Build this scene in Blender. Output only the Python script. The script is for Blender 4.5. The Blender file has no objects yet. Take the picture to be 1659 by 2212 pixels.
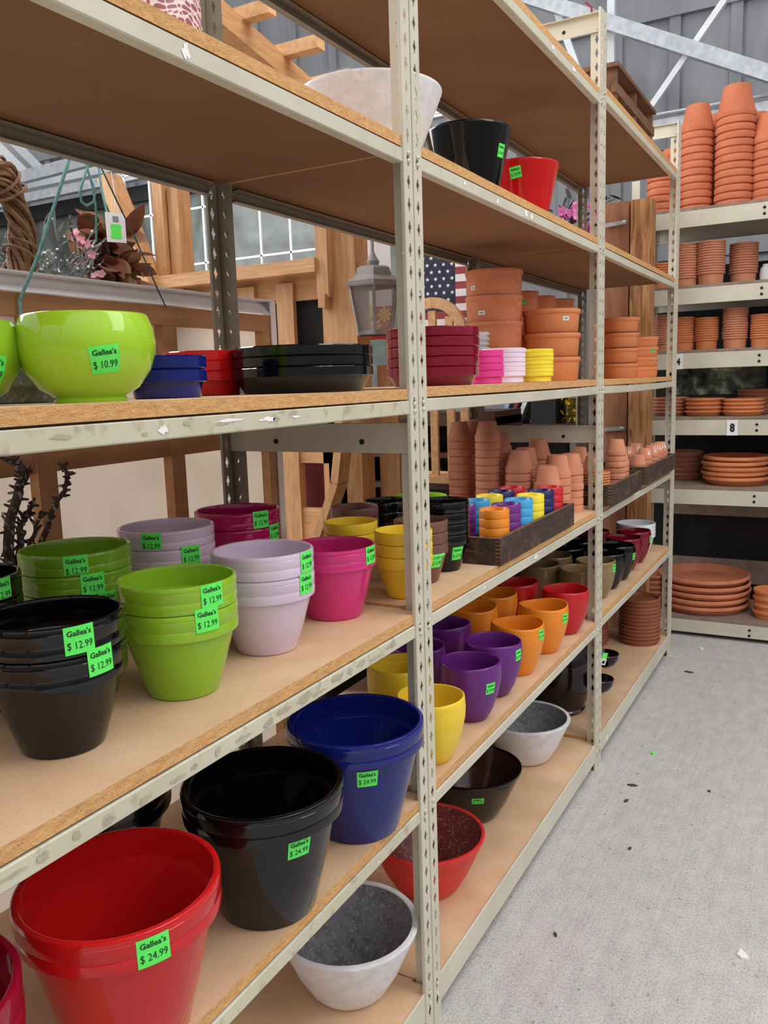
import bpy, bmesh, math, random
from mathutils import Vector, Matrix
random.seed(7)
PI = math.pi
scene = bpy.context.scene
COL = scene.collection

# ------------------------------------------------------------------ helpers
def lin(c):
    return tuple((v / 12.92 if v <= .04045 else ((v + .055) / 1.055) ** 2.4) for v in (x / 255 for x in c))

def link(o, parent=None):
    COL.objects.link(o)
    if parent is not None:
        o.parent = parent
    return o

def tag(o, label=None, cat=None, group=None, kind=None):
    if label: o['label'] = label
    if cat: o['category'] = cat
    if group: o['group'] = group
    if kind: o['kind'] = kind
    return o

def thing(name, label, cat, loc=(0, 0, 0), rz=0.0, group=None):
    o = bpy.data.objects.new(name, None)
    o.empty_display_size = .05
    o.location = loc
    o.rotation_euler = (0, 0, rz)
    link(o)
    return tag(o, label, cat, group)

def obj(name, me, parent=None, loc=None, label=None):
    o = bpy.data.objects.new(name, me)
    if loc is not None: o.location = loc
    link(o, parent)
    if label: o['label'] = label
    return o

class MB:
    """collects shapes into one mesh"""
    def __init__(s):
        s.v = []; s.f = []; s.m = []
    def add(s, vs, fs, mi=0):
        b = len(s.v)
        s.v += [tuple(p) for p in vs]
        s.f += [tuple(i + b for i in f) for f in fs]
        s.m += [mi] * len(fs)
    def box(s, x0, x1, y0, y1, z0, z1, mi=0, top=None, bot=None):
        vs = [(x0, y0, z0), (x1, y0, z0), (x1, y1, z0), (x0, y1, z0), (x0, y0, z1), (x1, y0, z1), (x1, y1, z1), (x0, y1, z1)]
        fs = [(0, 3, 2, 1), (4, 5, 6, 7), (0, 1, 5, 4), (1, 2, 6, 5), (2, 3, 7, 6), (3, 0, 4, 7)]
        b = len(s.v); s.add(vs, fs, mi)
        if bot is not None: s.m[-6] = bot
        if top is not None: s.m[-5] = top
    def bar(s, a, b, w, h, up=(0, 0, 1), mi=0):
        """rectangular bar from a to b; w sideways, h along up"""
        a = Vector(a); b = Vector(b); d = (b - a).normalized(); up = Vector(up)
        sx = d.cross(up)
        if sx.length < 1e-4: sx = d.cross(Vector((1, 0, 0)))
        sx.normalize(); u = sx.cross(d).normalized()
        vs = []
        for p in (a, b):
            for i, j in ((-1, -1), (1, -1), (1, 1), (-1, 1)):
                vs.append(p + sx * (w / 2 * i) + u * (h / 2 * j))
        s.add(vs, [(3, 2, 1, 0), (4, 5, 6, 7), (0, 1, 5, 4), (1, 2, 6, 5), (2, 3, 7, 6), (3, 0, 4, 7)], mi)
    def tube(s, pts, r, n=8, mi=0, cap=True):
        pts = [Vector(p) for p in pts]
        rs = r if isinstance(r, (list, tuple)) else [r] * len(pts)
        prev = None; rings = []
        for i, p in enumerate(pts):
            d = (pts[min(i + 1, len(pts) - 1)] - pts[max(i - 1, 0)])
            d = d.normalized() if d.length > 1e-9 else Vector((0, 0, 1))
            ref = prev if prev is not None else (Vector((0, 0, 1)) if abs(d.z) < .9 else Vector((1, 0, 0)))
            sx = ref - d * ref.dot(d)
            if sx.length < 1e-5: sx = d.orthogonal()
            sx.normalize(); prev = sx; sy = d.cross(sx)
            rings.append([p + (sx * math.cos(2 * PI * k / n) + sy * math.sin(2 * PI * k / n)) * rs[i] for k in range(n)])
        vs = [q for g in rings for q in g]; fs = []
        for i in range(len(rings) - 1):
            for k in range(n):
                a = i * n + k; b = i * n + (k + 1) % n
                fs.append((a, b, b + n, a + n))
        if cap:
            fs.append(tuple(range(n - 1, -1, -1))); fs.append(tuple((len(rings) - 1) * n + k for k in range(n)))
        s.add(vs, fs, mi)
    def lathe(s, prof, n=40, mi=0, mis=None, wave=None, c=(0, 0, 0)):
        """prof: list of (r, z); r=0 ends close"""
        vs = []; idx = []
        for r, z in prof:
            if r < 1e-6:
                idx.append([len(vs)]); vs.append((c[0], c[1], c[2] + z))
            else:
                row = []
                for k in range(n):
                    a = 2 * PI * k / n
                    zz = z + (wave(a, z) if wave else 0)
                    row.append(len(vs)); vs.append((c[0] + r * math.cos(a), c[1] + r * math.sin(a), c[2] + zz))
                idx.append(row)
        fs = []; ms = []
        for i in range(len(idx) - 1):
            A, B = idx[i], idx[i + 1]
            m = mis[i] if mis else mi
            for k in range(n):
                k2 = (k + 1) % n
                if len(A) == 1 and len(B) == 1: continue
                if len(A) == 1: f = (A[0], B[k2], B[k])
                elif len(B) == 1: f = (A[k], A[k2], B[0])
                else: f = (A[k], A[k2], B[k2], B[k])
                fs.append(f); ms.append(m)
        b = len(s.v)
        s.v += vs; s.f += [tuple(i + b for i in f) for f in fs]; s.m += ms
    def mesh(s, name, mats, smooth=True, angle=.7, fixn=False):
        me = bpy.data.meshes.new(name)
        me.from_pydata(s.v, [], s.f); me.update()
        if not isinstance(mats, (list, tuple)): mats = [mats]
        for m in mats: me.materials.append(m)
        if len(mats) > 1: me.polygons.foreach_set('material_index', s.m)
        if fixn:
            bm = bmesh.new(); bm.from_mesh(me); bmesh.ops.recalc_face_normals(bm, faces=bm.faces); bm.to_mesh(me); bm.free()
        if smooth:
            me.polygons.foreach_set('use_smooth', [True] * len(me.polygons))
            try: me.set_sharp_from_angle(angle=angle)
            except Exception: pass
        me.update()
        return me
    def obj(s, name, mats, parent=None, loc=None, smooth=True, angle=.7, fixn=False, label=None):
        return obj(name, s.mesh(name, mats, smooth, angle, fixn), parent, loc, label)

# ------------------------------------------------------------------ materials
MATS = {}
def node_mat(name):
    m = bpy.data.materials.new(name); m.use_nodes = True
    nt = m.node_tree; b = nt.nodes['Principled BSDF']
    return m, nt, b
def setc(b, **kw):
    for k, v in kw.items():
        k = {'rough': 'Roughness', 'metal': 'Metallic', 'spec': 'Specular IOR Level', 'coat': 'Coat Weight', 'crough': 'Coat Roughness'}[k]
        b.inputs[k].default_value = v
def noise_mat(name, c1, c2, scale=20, rough=.6, stretch=(1, 1, 1), detail=4, bump=0, bscale=None, speck=None, speck_scale=200, speck_amt=.5, rvar=0, lo=.3, hi=.7, distort=0, **kw):
    """two-colour noise over object coordinates, optional fine specks and bump"""
    if name in MATS: return MATS[name]
    m, nt, b = node_mat(name); N = nt.nodes; L = nt.links
    tc = N.new('ShaderNodeTexCoord'); mp = N.new('ShaderNodeMapping'); mp.inputs['Scale'].default_value = stretch
    L.new(tc.outputs['Object'], mp.inputs['Vector'])
    nz = N.new('ShaderNodeTexNoise'); nz.inputs['Scale'].default_value = scale; nz.inputs['Detail'].default_value = detail
    nz.inputs['Distortion'].default_value = distort
    L.new(mp.outputs['Vector'], nz.inputs['Vector'])
    cr = N.new('ShaderNodeValToRGB'); cr.color_ramp.elements[0].position = lo; cr.color_ramp.elements[1].position = hi
    cr.color_ramp.elements[0].color = (*lin(c1), 1); cr.color_ramp.elements[1].color = (*lin(c2), 1)
    L.new(nz.outputs['Fac'], cr.inputs['Fac'])
    out = cr.outputs['Color']
    if speck:
        n2 = N.new('ShaderNodeTexNoise'); n2.inputs['Scale'].default_value = speck_scale; n2.inputs['Detail'].default_value = 2
        L.new(tc.outputs['Object'], n2.inputs['Vector'])
        r2 = N.new('ShaderNodeValToRGB'); r2.color_ramp.elements[0].position = .56; r2.color_ramp.elements[1].position = .68
        L.new(n2.outputs['Fac'], r2.inputs['Fac'])
        mu = N.new('ShaderNodeMath'); mu.operation = 'MULTIPLY'; mu.inputs[1].default_value = speck_amt
        L.new(r2.outputs['Color'], mu.inputs[0])
        mx = N.new('ShaderNodeMix'); mx.data_type = 'RGBA'
        L.new(mu.outputs[0], mx.inputs['Factor']); L.new(out, mx.inputs['A']); mx.inputs['B'].default_value = (*lin(speck), 1)
        out = mx.outputs['Result']
    L.new(out, b.inputs['Base Color'])
    setc(b, rough=rough, **kw)
    if rvar:
        mr = N.new('ShaderNodeMapRange'); mr.inputs['To Min'].default_value = max(.02, rough - rvar); mr.inputs['To Max'].default_value = min(1, rough + rvar)
        L.new(nz.outputs['Fac'], mr.inputs['Value']); L.new(mr.outputs['Result'], b.inputs['Roughness'])
    if bump:
        n3 = N.new('ShaderNodeTexNoise'); n3.inputs['Scale'].default_value = bscale or scale * 6; n3.inputs['Detail'].default_value = 3
        L.new(mp.outputs['Vector'], n3.inputs['Vector'])
        bp = N.new('ShaderNodeBump'); bp.inputs['Strength'].default_value = bump; bp.inputs['Distance'].default_value = .004
        L.new(n3.outputs['Fac'], bp.inputs['Height']); L.new(bp.outputs['Normal'], b.inputs['Normal'])
    MATS[name] = m
    return m
def vary(c, f):
    return tuple(max(0, min(255, v * f)) for v in c)
def glaze(name, c, rough=.07, f=.94, bump=.015):
    return noise_mat('glaze_' + name, vary(c, f), c, scale=9, rough=rough, rvar=.04, bump=bump, bscale=120, spec=.5)
def matte(name, c, rough=.75, f=.9, scale=14, **kw):
    return noise_mat(name, vary(c, f), c, scale=scale, rough=rough, **kw)

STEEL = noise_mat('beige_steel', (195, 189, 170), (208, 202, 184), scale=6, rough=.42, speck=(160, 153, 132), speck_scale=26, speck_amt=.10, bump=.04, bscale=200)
STEEL_SHADE = noise_mat('beige_steel_shade', (136, 128, 112), (154, 146, 128), scale=6, rough=.5, speck=(110, 102, 86), speck_scale=26, speck_amt=.2)  # back posts and beams: same steel, shade put into a darker colour
STEEL_DIRTY = noise_mat('beige_steel_worn', (192, 186, 162), (206, 200, 178), scale=5, rough=.45, speck=(158, 147, 126), speck_scale=34, speck_amt=.6, bump=.08, bscale=150)
BOARD_TOP = noise_mat('board_top', (204, 166, 130), (220, 185, 150), scale=9, rough=.62, speck=(186, 140, 96), speck_scale=420, speck_amt=.45, bump=.05, bscale=400)
BOARD_EDGE = noise_mat('board_edge', (196, 142, 84), (222, 174, 116), scale=130, rough=.85, stretch=(1, .5, 2), speck=(150, 98, 52), speck_scale=380, speck_amt=.5, bump=.5, bscale=400)
BOARD_UNDER = noise_mat('board_under', (120, 84, 52), (136, 97, 61), scale=3, rough=.8, speck=(108, 74, 45), speck_scale=300, speck_amt=.3)  # undersides of the same boards, shade put into the darker brown
TERRA = noise_mat('terracotta', (196, 116, 80), (214, 134, 98), scale=16, rough=.85, bump=.08, bscale=160, speck=(226, 160, 128), speck_scale=60, speck_amt=.3)
TERRA_D = noise_mat('terracotta_dusky', (178, 112, 84), (198, 132, 104), scale=14, rough=.88, bump=.08, bscale=160)
TERRA_P = noise_mat('terracotta_pale', (196, 126, 94), (212, 144, 112), scale=18, rough=.88, bump=.06, bscale=160)
TERRA_O = noise_mat('terracotta_orange', (200, 118, 70), (216, 134, 84), scale=10, rough=.8, bump=.05, bscale=120)
TERRA_B = noise_mat('brown_saucer_glaze', (134, 74, 50), (152, 90, 62), scale=12, rough=.3, bump=.04)
G = {k: glaze(k, c) for k, c in dict(
    black=(9, 9, 10), lime=(150, 196, 46), green=(124, 172, 40), lilac=(222, 202, 222), pink=(214, 50, 126), magenta=(182, 26, 98),
    yellow=(246, 208, 36), brown=(112, 72, 58), red=(202, 24, 26), blue=(18, 30, 112), purple=(104, 28, 120), orange=(240, 138, 26),
    bronze=(142, 118, 80), maroon=(126, 14, 40), white=(236, 236, 240), crimson=(206, 26, 38), sky=(64, 166, 222), navy=(30, 32, 92), cyanviolet=(110, 40, 130),
    hotpink=(232, 62, 152), palepink=(238, 220, 238), lemon=(250, 218, 40), chartreuse=(168, 214, 48), choc=(26, 9, 10), wine=(150, 10, 44)).items()}
for k in ('yellow', 'brown', 'purple', 'orange', 'red', 'sky', 'lemon', 'navy', 'crimson', 'cyanviolet', 'hotpink', 'palepink'):
    G[k + '_satin'] = noise_mat('satin_' + k, *[lin_c for lin_c in (lambda c: (vary(c, .95), c))({'yellow': (246, 210, 52), 'brown': (118, 78, 64), 'purple': (104, 32, 122), 'orange': (238, 140, 30), 'red': (196, 24, 30), 'sky': (70, 170, 224), 'lemon': (250, 226, 60), 'navy': (34, 34, 96), 'crimson': (208, 28, 42), 'cyanviolet': (112, 42, 132), 'hotpink': (228, 60, 148), 'palepink': (238, 222, 240)}[k])], scale=9, rough=.34, bump=.06, bscale=90)
SPECK_GREY = noise_mat('bowl_grey_inside', (104, 104, 108), (140, 140, 144), scale=40, rough=.6, speck=(196, 196, 200), speck_scale=150, speck_amt=.5)
SPECK_RED = noise_mat('bowl_red_inside', (96, 30, 30), (128, 48, 46), scale=40, rough=.4, speck=(190, 150, 146), speck_scale=120, speck_amt=.45)
SPECK_BROWN = noise_mat('bowl_brown_inside', (52, 30, 24), (74, 44, 36), scale=30, rough=.18)
WHITE_GRIT = noise_mat('bowl_white_grit', (214, 212, 214), (232, 230, 232), scale=30, rough=.55, speck=(196, 192, 194), speck_scale=90, speck_amt=.4, bump=.12)
RED_GRIT = noise_mat('bowl_red_out', (206, 40, 38), (220, 50, 46), scale=20, rough=.4, bump=.06)
STICK = noise_mat('sticker_green', (88, 240, 92), (104, 250, 104), scale=20, rough=.5)
INK = noise_mat('ink', (14, 40, 20), (26, 60, 30), scale=60, rough=.7)
LABEL_W = noise_mat('label_white', (226, 226, 226), (238, 238, 238), scale=20, rough=.5)
INK_K = noise_mat('ink_black', (12, 12, 14), (20, 20, 22), scale=60, rough=.6)
INK_G = noise_mat('ink_grey', (120, 120, 130), (150, 150, 160), scale=60, rough=.6)
WOOD = noise_mat('cedar', (170, 122, 78), (200, 152, 104), scale=10, stretch=(6, 6, .8), rough=.6, distort=.6, bump=.08)
WOOD_H = noise_mat('cedar_long', (176, 128, 82), (206, 158, 108), scale=10, stretch=(.8, .8, 7), rough=.6, distort=.6, bump=.08)
WOOD_L = noise_mat('pine_light', (196, 148, 96), (222, 178, 128), scale=9, stretch=(5, 1, 5), rough=.6, distort=.5)
WOOD_F = noise_mat('stretcher_pine', (176, 128, 86), (200, 152, 108), scale=9, stretch=(5, 1, 4), rough=.7, distort=.4)
CRATE = noise_mat('crate_dark', (44, 31, 25), (74, 54, 43), scale=18, stretch=(3, .7, 5), rough=.85, speck=(128, 84, 52), speck_scale=24, speck_amt=.45, bump=.5, bscale=60)
CRATE_E = noise_mat('crate_edge', (88, 60, 42), (122, 88, 62), scale=30, rough=.9, bump=.4)
DARKWOOD = noise_mat('dark_wood', (58, 32, 22), (82, 48, 34), scale=10, stretch=(1, 5, 5), rough=.5)
TIMBER = noise_mat('timber_grain', (134, 88, 52), (196, 142, 90), scale=5, stretch=(6, 6, .6), rough=.75, distort=2.2, lo=.36, hi=.6, bump=.1)
TIMBER_D = noise_mat('timber_red', (126, 78, 52), (158, 104, 72), scale=5, stretch=(6, 6, .8), rough=.75, distort=1.0, bump=.1)
CANVAS = noise_mat('canvas_linen', (222, 213, 203), (232, 224, 215), scale=6, rough=.9, bump=.05, bscale=400)
def translucent(m, f):
    nt = m.node_tree; b = nt.nodes['Principled BSDF']; t = nt.nodes.new('ShaderNodeBsdfTranslucent'); x = nt.nodes.new('ShaderNodeMixShader'); x.inputs[0].default_value = f
    for l in b.inputs['Base Color'].links: nt.links.new(l.from_socket, t.inputs['Color'])
    nt.links.new(b.outputs[0], x.inputs[1]); nt.links.new(t.outputs[0], x.inputs[2]); nt.links.new(x.outputs[0], nt.nodes['Material Output'].inputs['Surface'])
translucent(CANVAS, .6)
GESSO = noise_mat('gesso_white', (242, 242, 246), (252, 252, 254), scale=20, rough=.8, bump=.2)
GALV = noise_mat('galvanised', (176, 180, 186), (206, 210, 216), scale=24, rough=.38, metal=.55, bump=.04)
WHITE_STEEL = noise_mat('white_steel', (226, 230, 236), (238, 242, 246), scale=10, rough=.4)
WALLGREY = noise_mat('wall_grey', (136, 139, 143), (156, 158, 162), scale=3, rough=.85, stretch=(3, 3, .6), bump=.12, bscale=40)
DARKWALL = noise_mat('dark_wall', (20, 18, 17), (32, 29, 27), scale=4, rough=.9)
BLACK = noise_mat('matt_black', (14, 14, 15), (24, 24, 26), scale=10, rough=.8)
SHELFGREY = noise_mat('grey_board', (128, 110, 98), (152, 132, 118), scale=14, stretch=(1, 3, 1), rough=.85, speck=(104, 84, 72), speck_scale=90, speck_amt=.5)

def concrete():
    m, nt, b = node_mat('concrete'); N = nt.nodes; L = nt.links
    tc = N.new('ShaderNodeTexCoord')
    def noise(scale, st=(1, 1, 1), det=5):
        mp = N.new('ShaderNodeMapping'); mp.inputs['Scale'].default_value = st; L.new(tc.outputs['Object'], mp.inputs['Vector'])
        n = N.new('ShaderNodeTexNoise'); n.inputs['Scale'].default_value = scale; n.inputs['Detail'].default_value = det
        L.new(mp.outputs['Vector'], n.inputs['Vector']); return n.outputs['Fac']
    def ramp(fac, p0, c0, p1, c1):
        r = N.new('ShaderNodeValToRGB'); e = r.color_ramp.elements
        e[0].position = p0; e[0].color = (*lin(c0), 1); e[1].position = p1; e[1].color = (*lin(c1), 1)
        L.new(fac, r.inputs['Fac']); return r.outputs['Color']
    def mix(a, bb, fac, mode='MIX'):
        x = N.new('ShaderNodeMix'); x.data_type = 'RGBA'; x.blend_type = mode
        x.inputs['Factor'].default_value = fac; L.new(a, x.inputs['A']); L.new(bb, x.inputs['B']); return x.outputs['Result']
    base = ramp(noise(1.8), .3, (170, 164, 161), .7, (186, 181, 178))
    streak = ramp(noise(16, (7, .22, 1)), .34, (166, 160, 157), .66, (206, 202, 199))
    blot = ramp(noise(22, (1, .6, 1), 6), .36, (160, 154, 151), .62, (206, 202, 199))
    fine = ramp(noise(230, (1, .6, 1), 4), .36, (128, 122, 119), .58, (210, 206, 203))
    pits = ramp(noise(60, (1, 1, 1), 2), .66, (255, 255, 255), .74, (150, 142, 136))
    c = mix(base, streak, .42); c = mix(c, blot, .3); c = mix(c, fine, .32); c = mix(c, pits, .6, 'MULTIPLY')
    L.new(c, b.inputs['Base Color']); setc(b, rough=.82)
    bp = N.new('ShaderNodeBump'); bp.inputs['Strength'].default_value = .25; bp.inputs['Distance'].default_value = .003
    L.new(noise(160, (1.4, .5, 1), 3), bp.inputs['Height']); L.new(bp.outputs['Normal'], b.inputs['Normal'])
    return m
CONCRETE = concrete()

def pattern_mat():
    """off-white glaze stencilled with a rose floral lattice"""
    m, nt, b = node_mat('rose_stencil'); N = nt.nodes; L = nt.links
    tc = N.new('ShaderNodeTexCoord'); v = N.new('ShaderNodeTexVoronoi'); v.feature = 'DISTANCE_TO_EDGE'; v.inputs['Scale'].default_value = 62
    w = N.new('ShaderNodeTexWave'); w.wave_type = 'RINGS'; w.inputs['Scale'].default_value = 34; w.inputs['Distortion'].default_value = 7; w.inputs['Detail'].default_value = 0
    L.new(tc.outputs['Object'], v.inputs['Vector']); L.new(tc.outputs['Object'], w.inputs['Vector'])
    a = N.new('ShaderNodeMath'); a.operation = 'MULTIPLY'; L.new(v.outputs['Distance'], a.inputs[0]); L.new(w.outputs['Fac'], a.inputs[1])
    r = N.new('ShaderNodeValToRGB'); e = r.color_ramp.elements; e[0].position = .035; e[0].color = (*lin((232, 214, 214)), 1); e[1].position = .06; e[1].color = (*lin((158, 92, 96)), 1)
    L.new(a.outputs[0], r.inputs['Fac']); L.new(r.outputs['Color'], b.inputs['Base Color']); setc(b, rough=.35)
    return m
ROSE = pattern_mat()
def glass_mat(name, c, alpha=.35, rough=.1):
    m, nt, b = node_mat(name); b.inputs['Base Color'].default_value = (*lin(c), 1); setc(b, rough=rough); b.inputs['Alpha'].default_value = alpha
    nz = nt.nodes.new('ShaderNodeTexNoise'); nz.inputs['Scale'].default_value = 20
    mr = nt.nodes.new('ShaderNodeMapRange'); mr.inputs['To Min'].default_value = rough; mr.inputs['To Max'].default_value = rough + .2
    nt.links.new(nz.outputs['Fac'], mr.inputs['Value']); nt.links.new(mr.outputs['Result'], b.inputs['Roughness'])
    return m
GLASS = glass_mat('hazy_glass', (170, 166, 164), .45)
CLEAR = glass_mat('clear_plastic', (214, 220, 226), .5)

# ------------------------------------------------------------------ camera
cam_d = bpy.data.cameras.new('camera'); cam = bpy.data.objects.new('camera', cam_d); link(cam)
cam.location = (0.7554, -1.5144, 1.4355); cam.rotation_euler = (1.4185, 0.0316, 0.5027)
cam_d.sensor_fit = 'HORIZONTAL'; cam_d.sensor_width = 36; cam_d.lens = 36 * 1805.8 / 1659
cam_d.clip_start = .02
scene.camera = cam

# ------------------------------------------------------------------ text
TXT = {}
def text_mesh(s, bold=0.0):
    """flat text, origin at its centre, width 1"""
    key = (s, bold)
    if key in TXT: return TXT[key]
    cu = bpy.data.curves.new('lettering', 'FONT'); cu.body = s; cu.size = 1; cu.resolution_u = 2; cu.offset = bold; cu.fill_mode = 'FRONT'
    o = bpy.data.objects.new('lettering', cu); COL.objects.link(o)
    bpy.context.view_layer.update()
    dg = bpy.context.evaluated_depsgraph_get()
    me = bpy.data.meshes.new_from_object(o.evaluated_get(dg))
    vs = [tuple(v.co) for v in me.vertices]; fs = [tuple(p.vertices) for p in me.polygons]
    bpy.data.objects.remove(o); bpy.data.curves.remove(cu); bpy.data.meshes.remove(me)
    x0 = min(v[0] for v in vs); x1 = max(v[0] for v in vs); y0 = min(v[1] for v in vs); y1 = max(v[1] for v in vs)
    w = x1 - x0
    vs = [((v[0] - (x0 + x1) / 2) / w, (v[1] - (y0 + y1) / 2) / w) for v in vs]
    TXT[key] = (vs, fs, (y1 - y0) / w)
    return TXT[key]

def sticker(parent, rad, th, zc, price, w=.038, h=.036, roll=0.0, name='price_sticker', lab=None, plain=False):
    """green price sticker wrapped round a pot whose outer radius at height z is rad(z); th = facing angle, zc = height"""
    cr, sr = math.cos(roll), math.sin(roll)
    r0 = rad(zc)
    def wrap(a, b, off):
        a, b = a * cr - b * sr, a * sr + b * cr
        z = zc + b; r = rad(z) + off; t = th + a / r0
        return (r * math.cos(t), r * math.sin(t), z)
    mb = MB(); nx, ny = 7, 7
    vs = [wrap(-w / 2 + w * i / (nx - 1), -h / 2 + h * j / (ny - 1), .0007) for j in range(ny) for i in range(nx)]
    fs = [(j * nx + i, j * nx + i + 1, (j + 1) * nx + i + 1, (j + 1) * nx + i) for j in range(ny - 1) for i in range(nx - 1)]
    mb.add(vs, fs)
    st = mb.obj(name, STICK if not plain else LABEL_W, parent, label=lab or ('bright green price sticker' if not plain else 'white paper label'))
    tb = MB()
    if plain:
        for b0 in (-.1, .14):
            vs = [wrap(w * x, h * (b0 + y), .0012) for x, y in ((-.3, -.09), (.3, -.09), (.3, .09), (-.3, .09))]
            tb.add(vs, [(0, 1, 2, 3)])
        tb.obj('print', INK_G, st, smooth=False)
        return st
    v1, f1, a1 = text_mesh("Gallea's", .02)
    s1 = w * .8
    tb.add([wrap(p[0] * s1, p[1] * s1 + h * .26, .0012) for p in v1], f1)
    v2, f2, a2 = text_mesh(price, 0)
    s2 = w * .84
    tb.add([wrap(p[0] * s2, p[1] * s2 * 1.25 - h * .2, .0012) for p in v2], f2)
    tb.obj('lettering', INK, st, smooth=False)
    return st

# ------------------------------------------------------------------ setting
b = MB(); b.box(-9, 4, -4, 4.7, -.1, 0); tag(b.obj('floor', CONCRETE, smooth=False), kind='structure')
b = MB(); b.box(-9, 4, 4.6, 4.7, 0, 6)
for i in range(-20, 10):
    x = .03 + i * .375
    b.box(x - .035, x + .035, 4.575, 4.6, 0, 6)
b.box(-9, 4, 4.56, 4.6, 3.74, 3.92); b.box(-9, 4, 4.56, 4.6, 2.2, 2.36)
tag(b.obj('wall_back', WALLGREY, smooth=False), kind='structure')
# added panel that darkens the view behind the lower shelves, and the dark partition behind the far rack
b = MB(); b.box(-.56, -.53, .42, 1.5, 0, .93); b.box(-.56, -.53, 1.5, 2.85, 0, 1.19); tag(b.obj('darkening_panel', DARKWALL, smooth=False), kind='structure')
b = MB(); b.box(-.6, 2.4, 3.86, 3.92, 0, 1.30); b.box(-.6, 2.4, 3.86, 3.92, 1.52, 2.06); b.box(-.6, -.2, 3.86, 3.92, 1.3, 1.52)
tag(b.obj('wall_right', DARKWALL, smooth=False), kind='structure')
def window_mat():  # glimmers and blurred greenery beyond the pane painted into its colour
    m, nt, bb = node_mat('greenhouse_glass'); N = nt.nodes; L = nt.links
    tc = N.new('ShaderNodeTexCoord'); v = N.new('ShaderNodeTexNoise'); v.inputs['Scale'].default_value = 13; v.inputs['Detail'].default_value = 4
    L.new(tc.outputs['Object'], v.inputs['Vector'])
    r = N.new('ShaderNodeValToRGB'); e = r.color_ramp.elements
    e[0].position = .38; e[0].color = (*lin((22, 28, 26)), 1); e[1].position = .75; e[1].color = (*lin((196, 206, 176)), 1)
    x = e.new(.55); x.color = (*lin((84, 98, 80)), 1)
    L.new(v.outputs['Fac'], r.inputs['Fac']); L.new(r.outputs['Color'], bb.inputs['Base Color']); setc(bb, rough=.15)
    return m
WINMAT = window_mat()
b = MB(); b.box(-.2, 2.4, 3.88, 3.9, 1.3, 1.52); w1 = tag(b.obj('window_1', WINMAT, smooth=False), kind='structure')
f = MB(); f.box(-.2, 2.4, 3.85, 3.88, 1.29, 1.31); f.box(-.2, 2.4, 3.85, 3.88, 1.5, 1.52); f.box(.33, .345, 3.85, 3.88, 1.31, 1.5); f.obj('window_frame', BLACK, w1, smooth=False)
# ------------------------------------------------------------------ the long shelving unit
W = 1.4204; D = .4826; HP = 2.612
Y = {0: -1.42, 1: 0.0, 2: W, 3: 2 * W}
ZB = {(0, 1): .1048, (0, 2): .1009, (0, 3): .1107, (1, 1): .5366, (1, 2): .5425, (1, 3): .5535, (2, 1): .9439, (2, 2): .9478, (2, 3): .9528,
      (3, 1): 1.4015, (3, 2): 1.404, (3, 3): 1.4036, (4, 1): 1.8746, (4, 2): 1.8743, (4, 3): 1.8744, (5, 1): 2.345, (5, 2): 2.3469, (5, 3): 2.373}
def ztop(l, bay): return ZB[l, bay] + (.022 if l else -.004)

KEY = [(0, .0125), (.0022, .0115), (.003, .008), (.003, .006), (.0055, .003), (.0065, 0), (.0055, -.003), (.003, -.0055), (.0026, -.009), (.0018, -.0125), (0, -.0132)]
KEYHOLE = KEY + [(-x, z) for x, z in KEY[-2:0:-1]]
def slotted(mb, origin, ax, ay, width, height, pitch=.042, z0=.03, flip=False):
    """flat strip width x height (ax across, z up) punched with keyhole slots"""
    o = Vector(origin); A = Vector(ax)
    n = int((height - z0) / pitch)
    hw = width / 2; m = len(KEYHOLE)
    def P(u, z): return o + A * u + Vector((0, 0, z))
    mb.add([P(-hw, 0), P(hw, 0), P(hw, z0), P(-hw, z0)], [(0, 1, 2, 3)])
    ztop_ = z0 + n * pitch
    mb.add([P(-hw, ztop_), P(hw, ztop_), P(hw, height), P(-hw, height)], [(0, 1, 2, 3)])
    outer = []
    for (x, z) in KEYHOLE:
        l = max(abs(x) / hw, abs(z) / (pitch / 2), 1e-6); outer.append([x / l, z / l])
    for cu in (-hw, hw):
        for cz in (-pitch / 2, pitch / 2):
            k = min(range(m), key=lambda q: (outer[q][0] - cu) ** 2 + (outer[q][1] - cz) ** 2)
            outer[k] = [cu, cz]
    for i in range(n):
        zc = z0 + (i + .5) * pitch
        vs = [P(x, zc + z) for x, z in KEYHOLE] + [P(x, zc + z) for x, z in outer]
        mb.add(vs, [(k, (k + 1) % m, m + (k + 1) % m, m + k) for k in range(m)])
def post_mesh(front=True, mat=None):
    mb = MB(); s = 1 if front else -1
    for yy in (-.0195, .0195):
        slotted(mb, (0, yy, 0), (0, 1, 0), None, .037, HP)
    slotted(mb, (-.021 * s, 0, 0), (1, 0, 0), None, .041, HP)
    mb.add([(0.0, -.002, 0), (0, .002, 0), (0, .002, HP), (0, -.002, HP)], [(0, 1, 2, 3)])
    for sy in (-1, 1):      # small return lips
        mb.add([(0, sy * .038, 0), (-.006 * s, sy * .038, 0), (-.006 * s, sy * .038, HP), (0, sy * .038, HP)], [(0, 1, 2, 3)])
    me = mb.mesh('post', mat or STEEL, smooth=False)
    return me
RACK = thing('shelving_unit', 'long beige steel shelving unit with particle board shelves beside the concrete aisle', 'shelving', (0, 0, 0))
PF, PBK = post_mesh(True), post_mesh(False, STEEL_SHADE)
def add_post(me, x, y):
    o = obj('post', me, RACK, (x, y, 0))
    sm = o.modifiers.new('thick', 'SOLIDIFY'); sm.thickness = .002; sm.offset = 0
    return o
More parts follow.
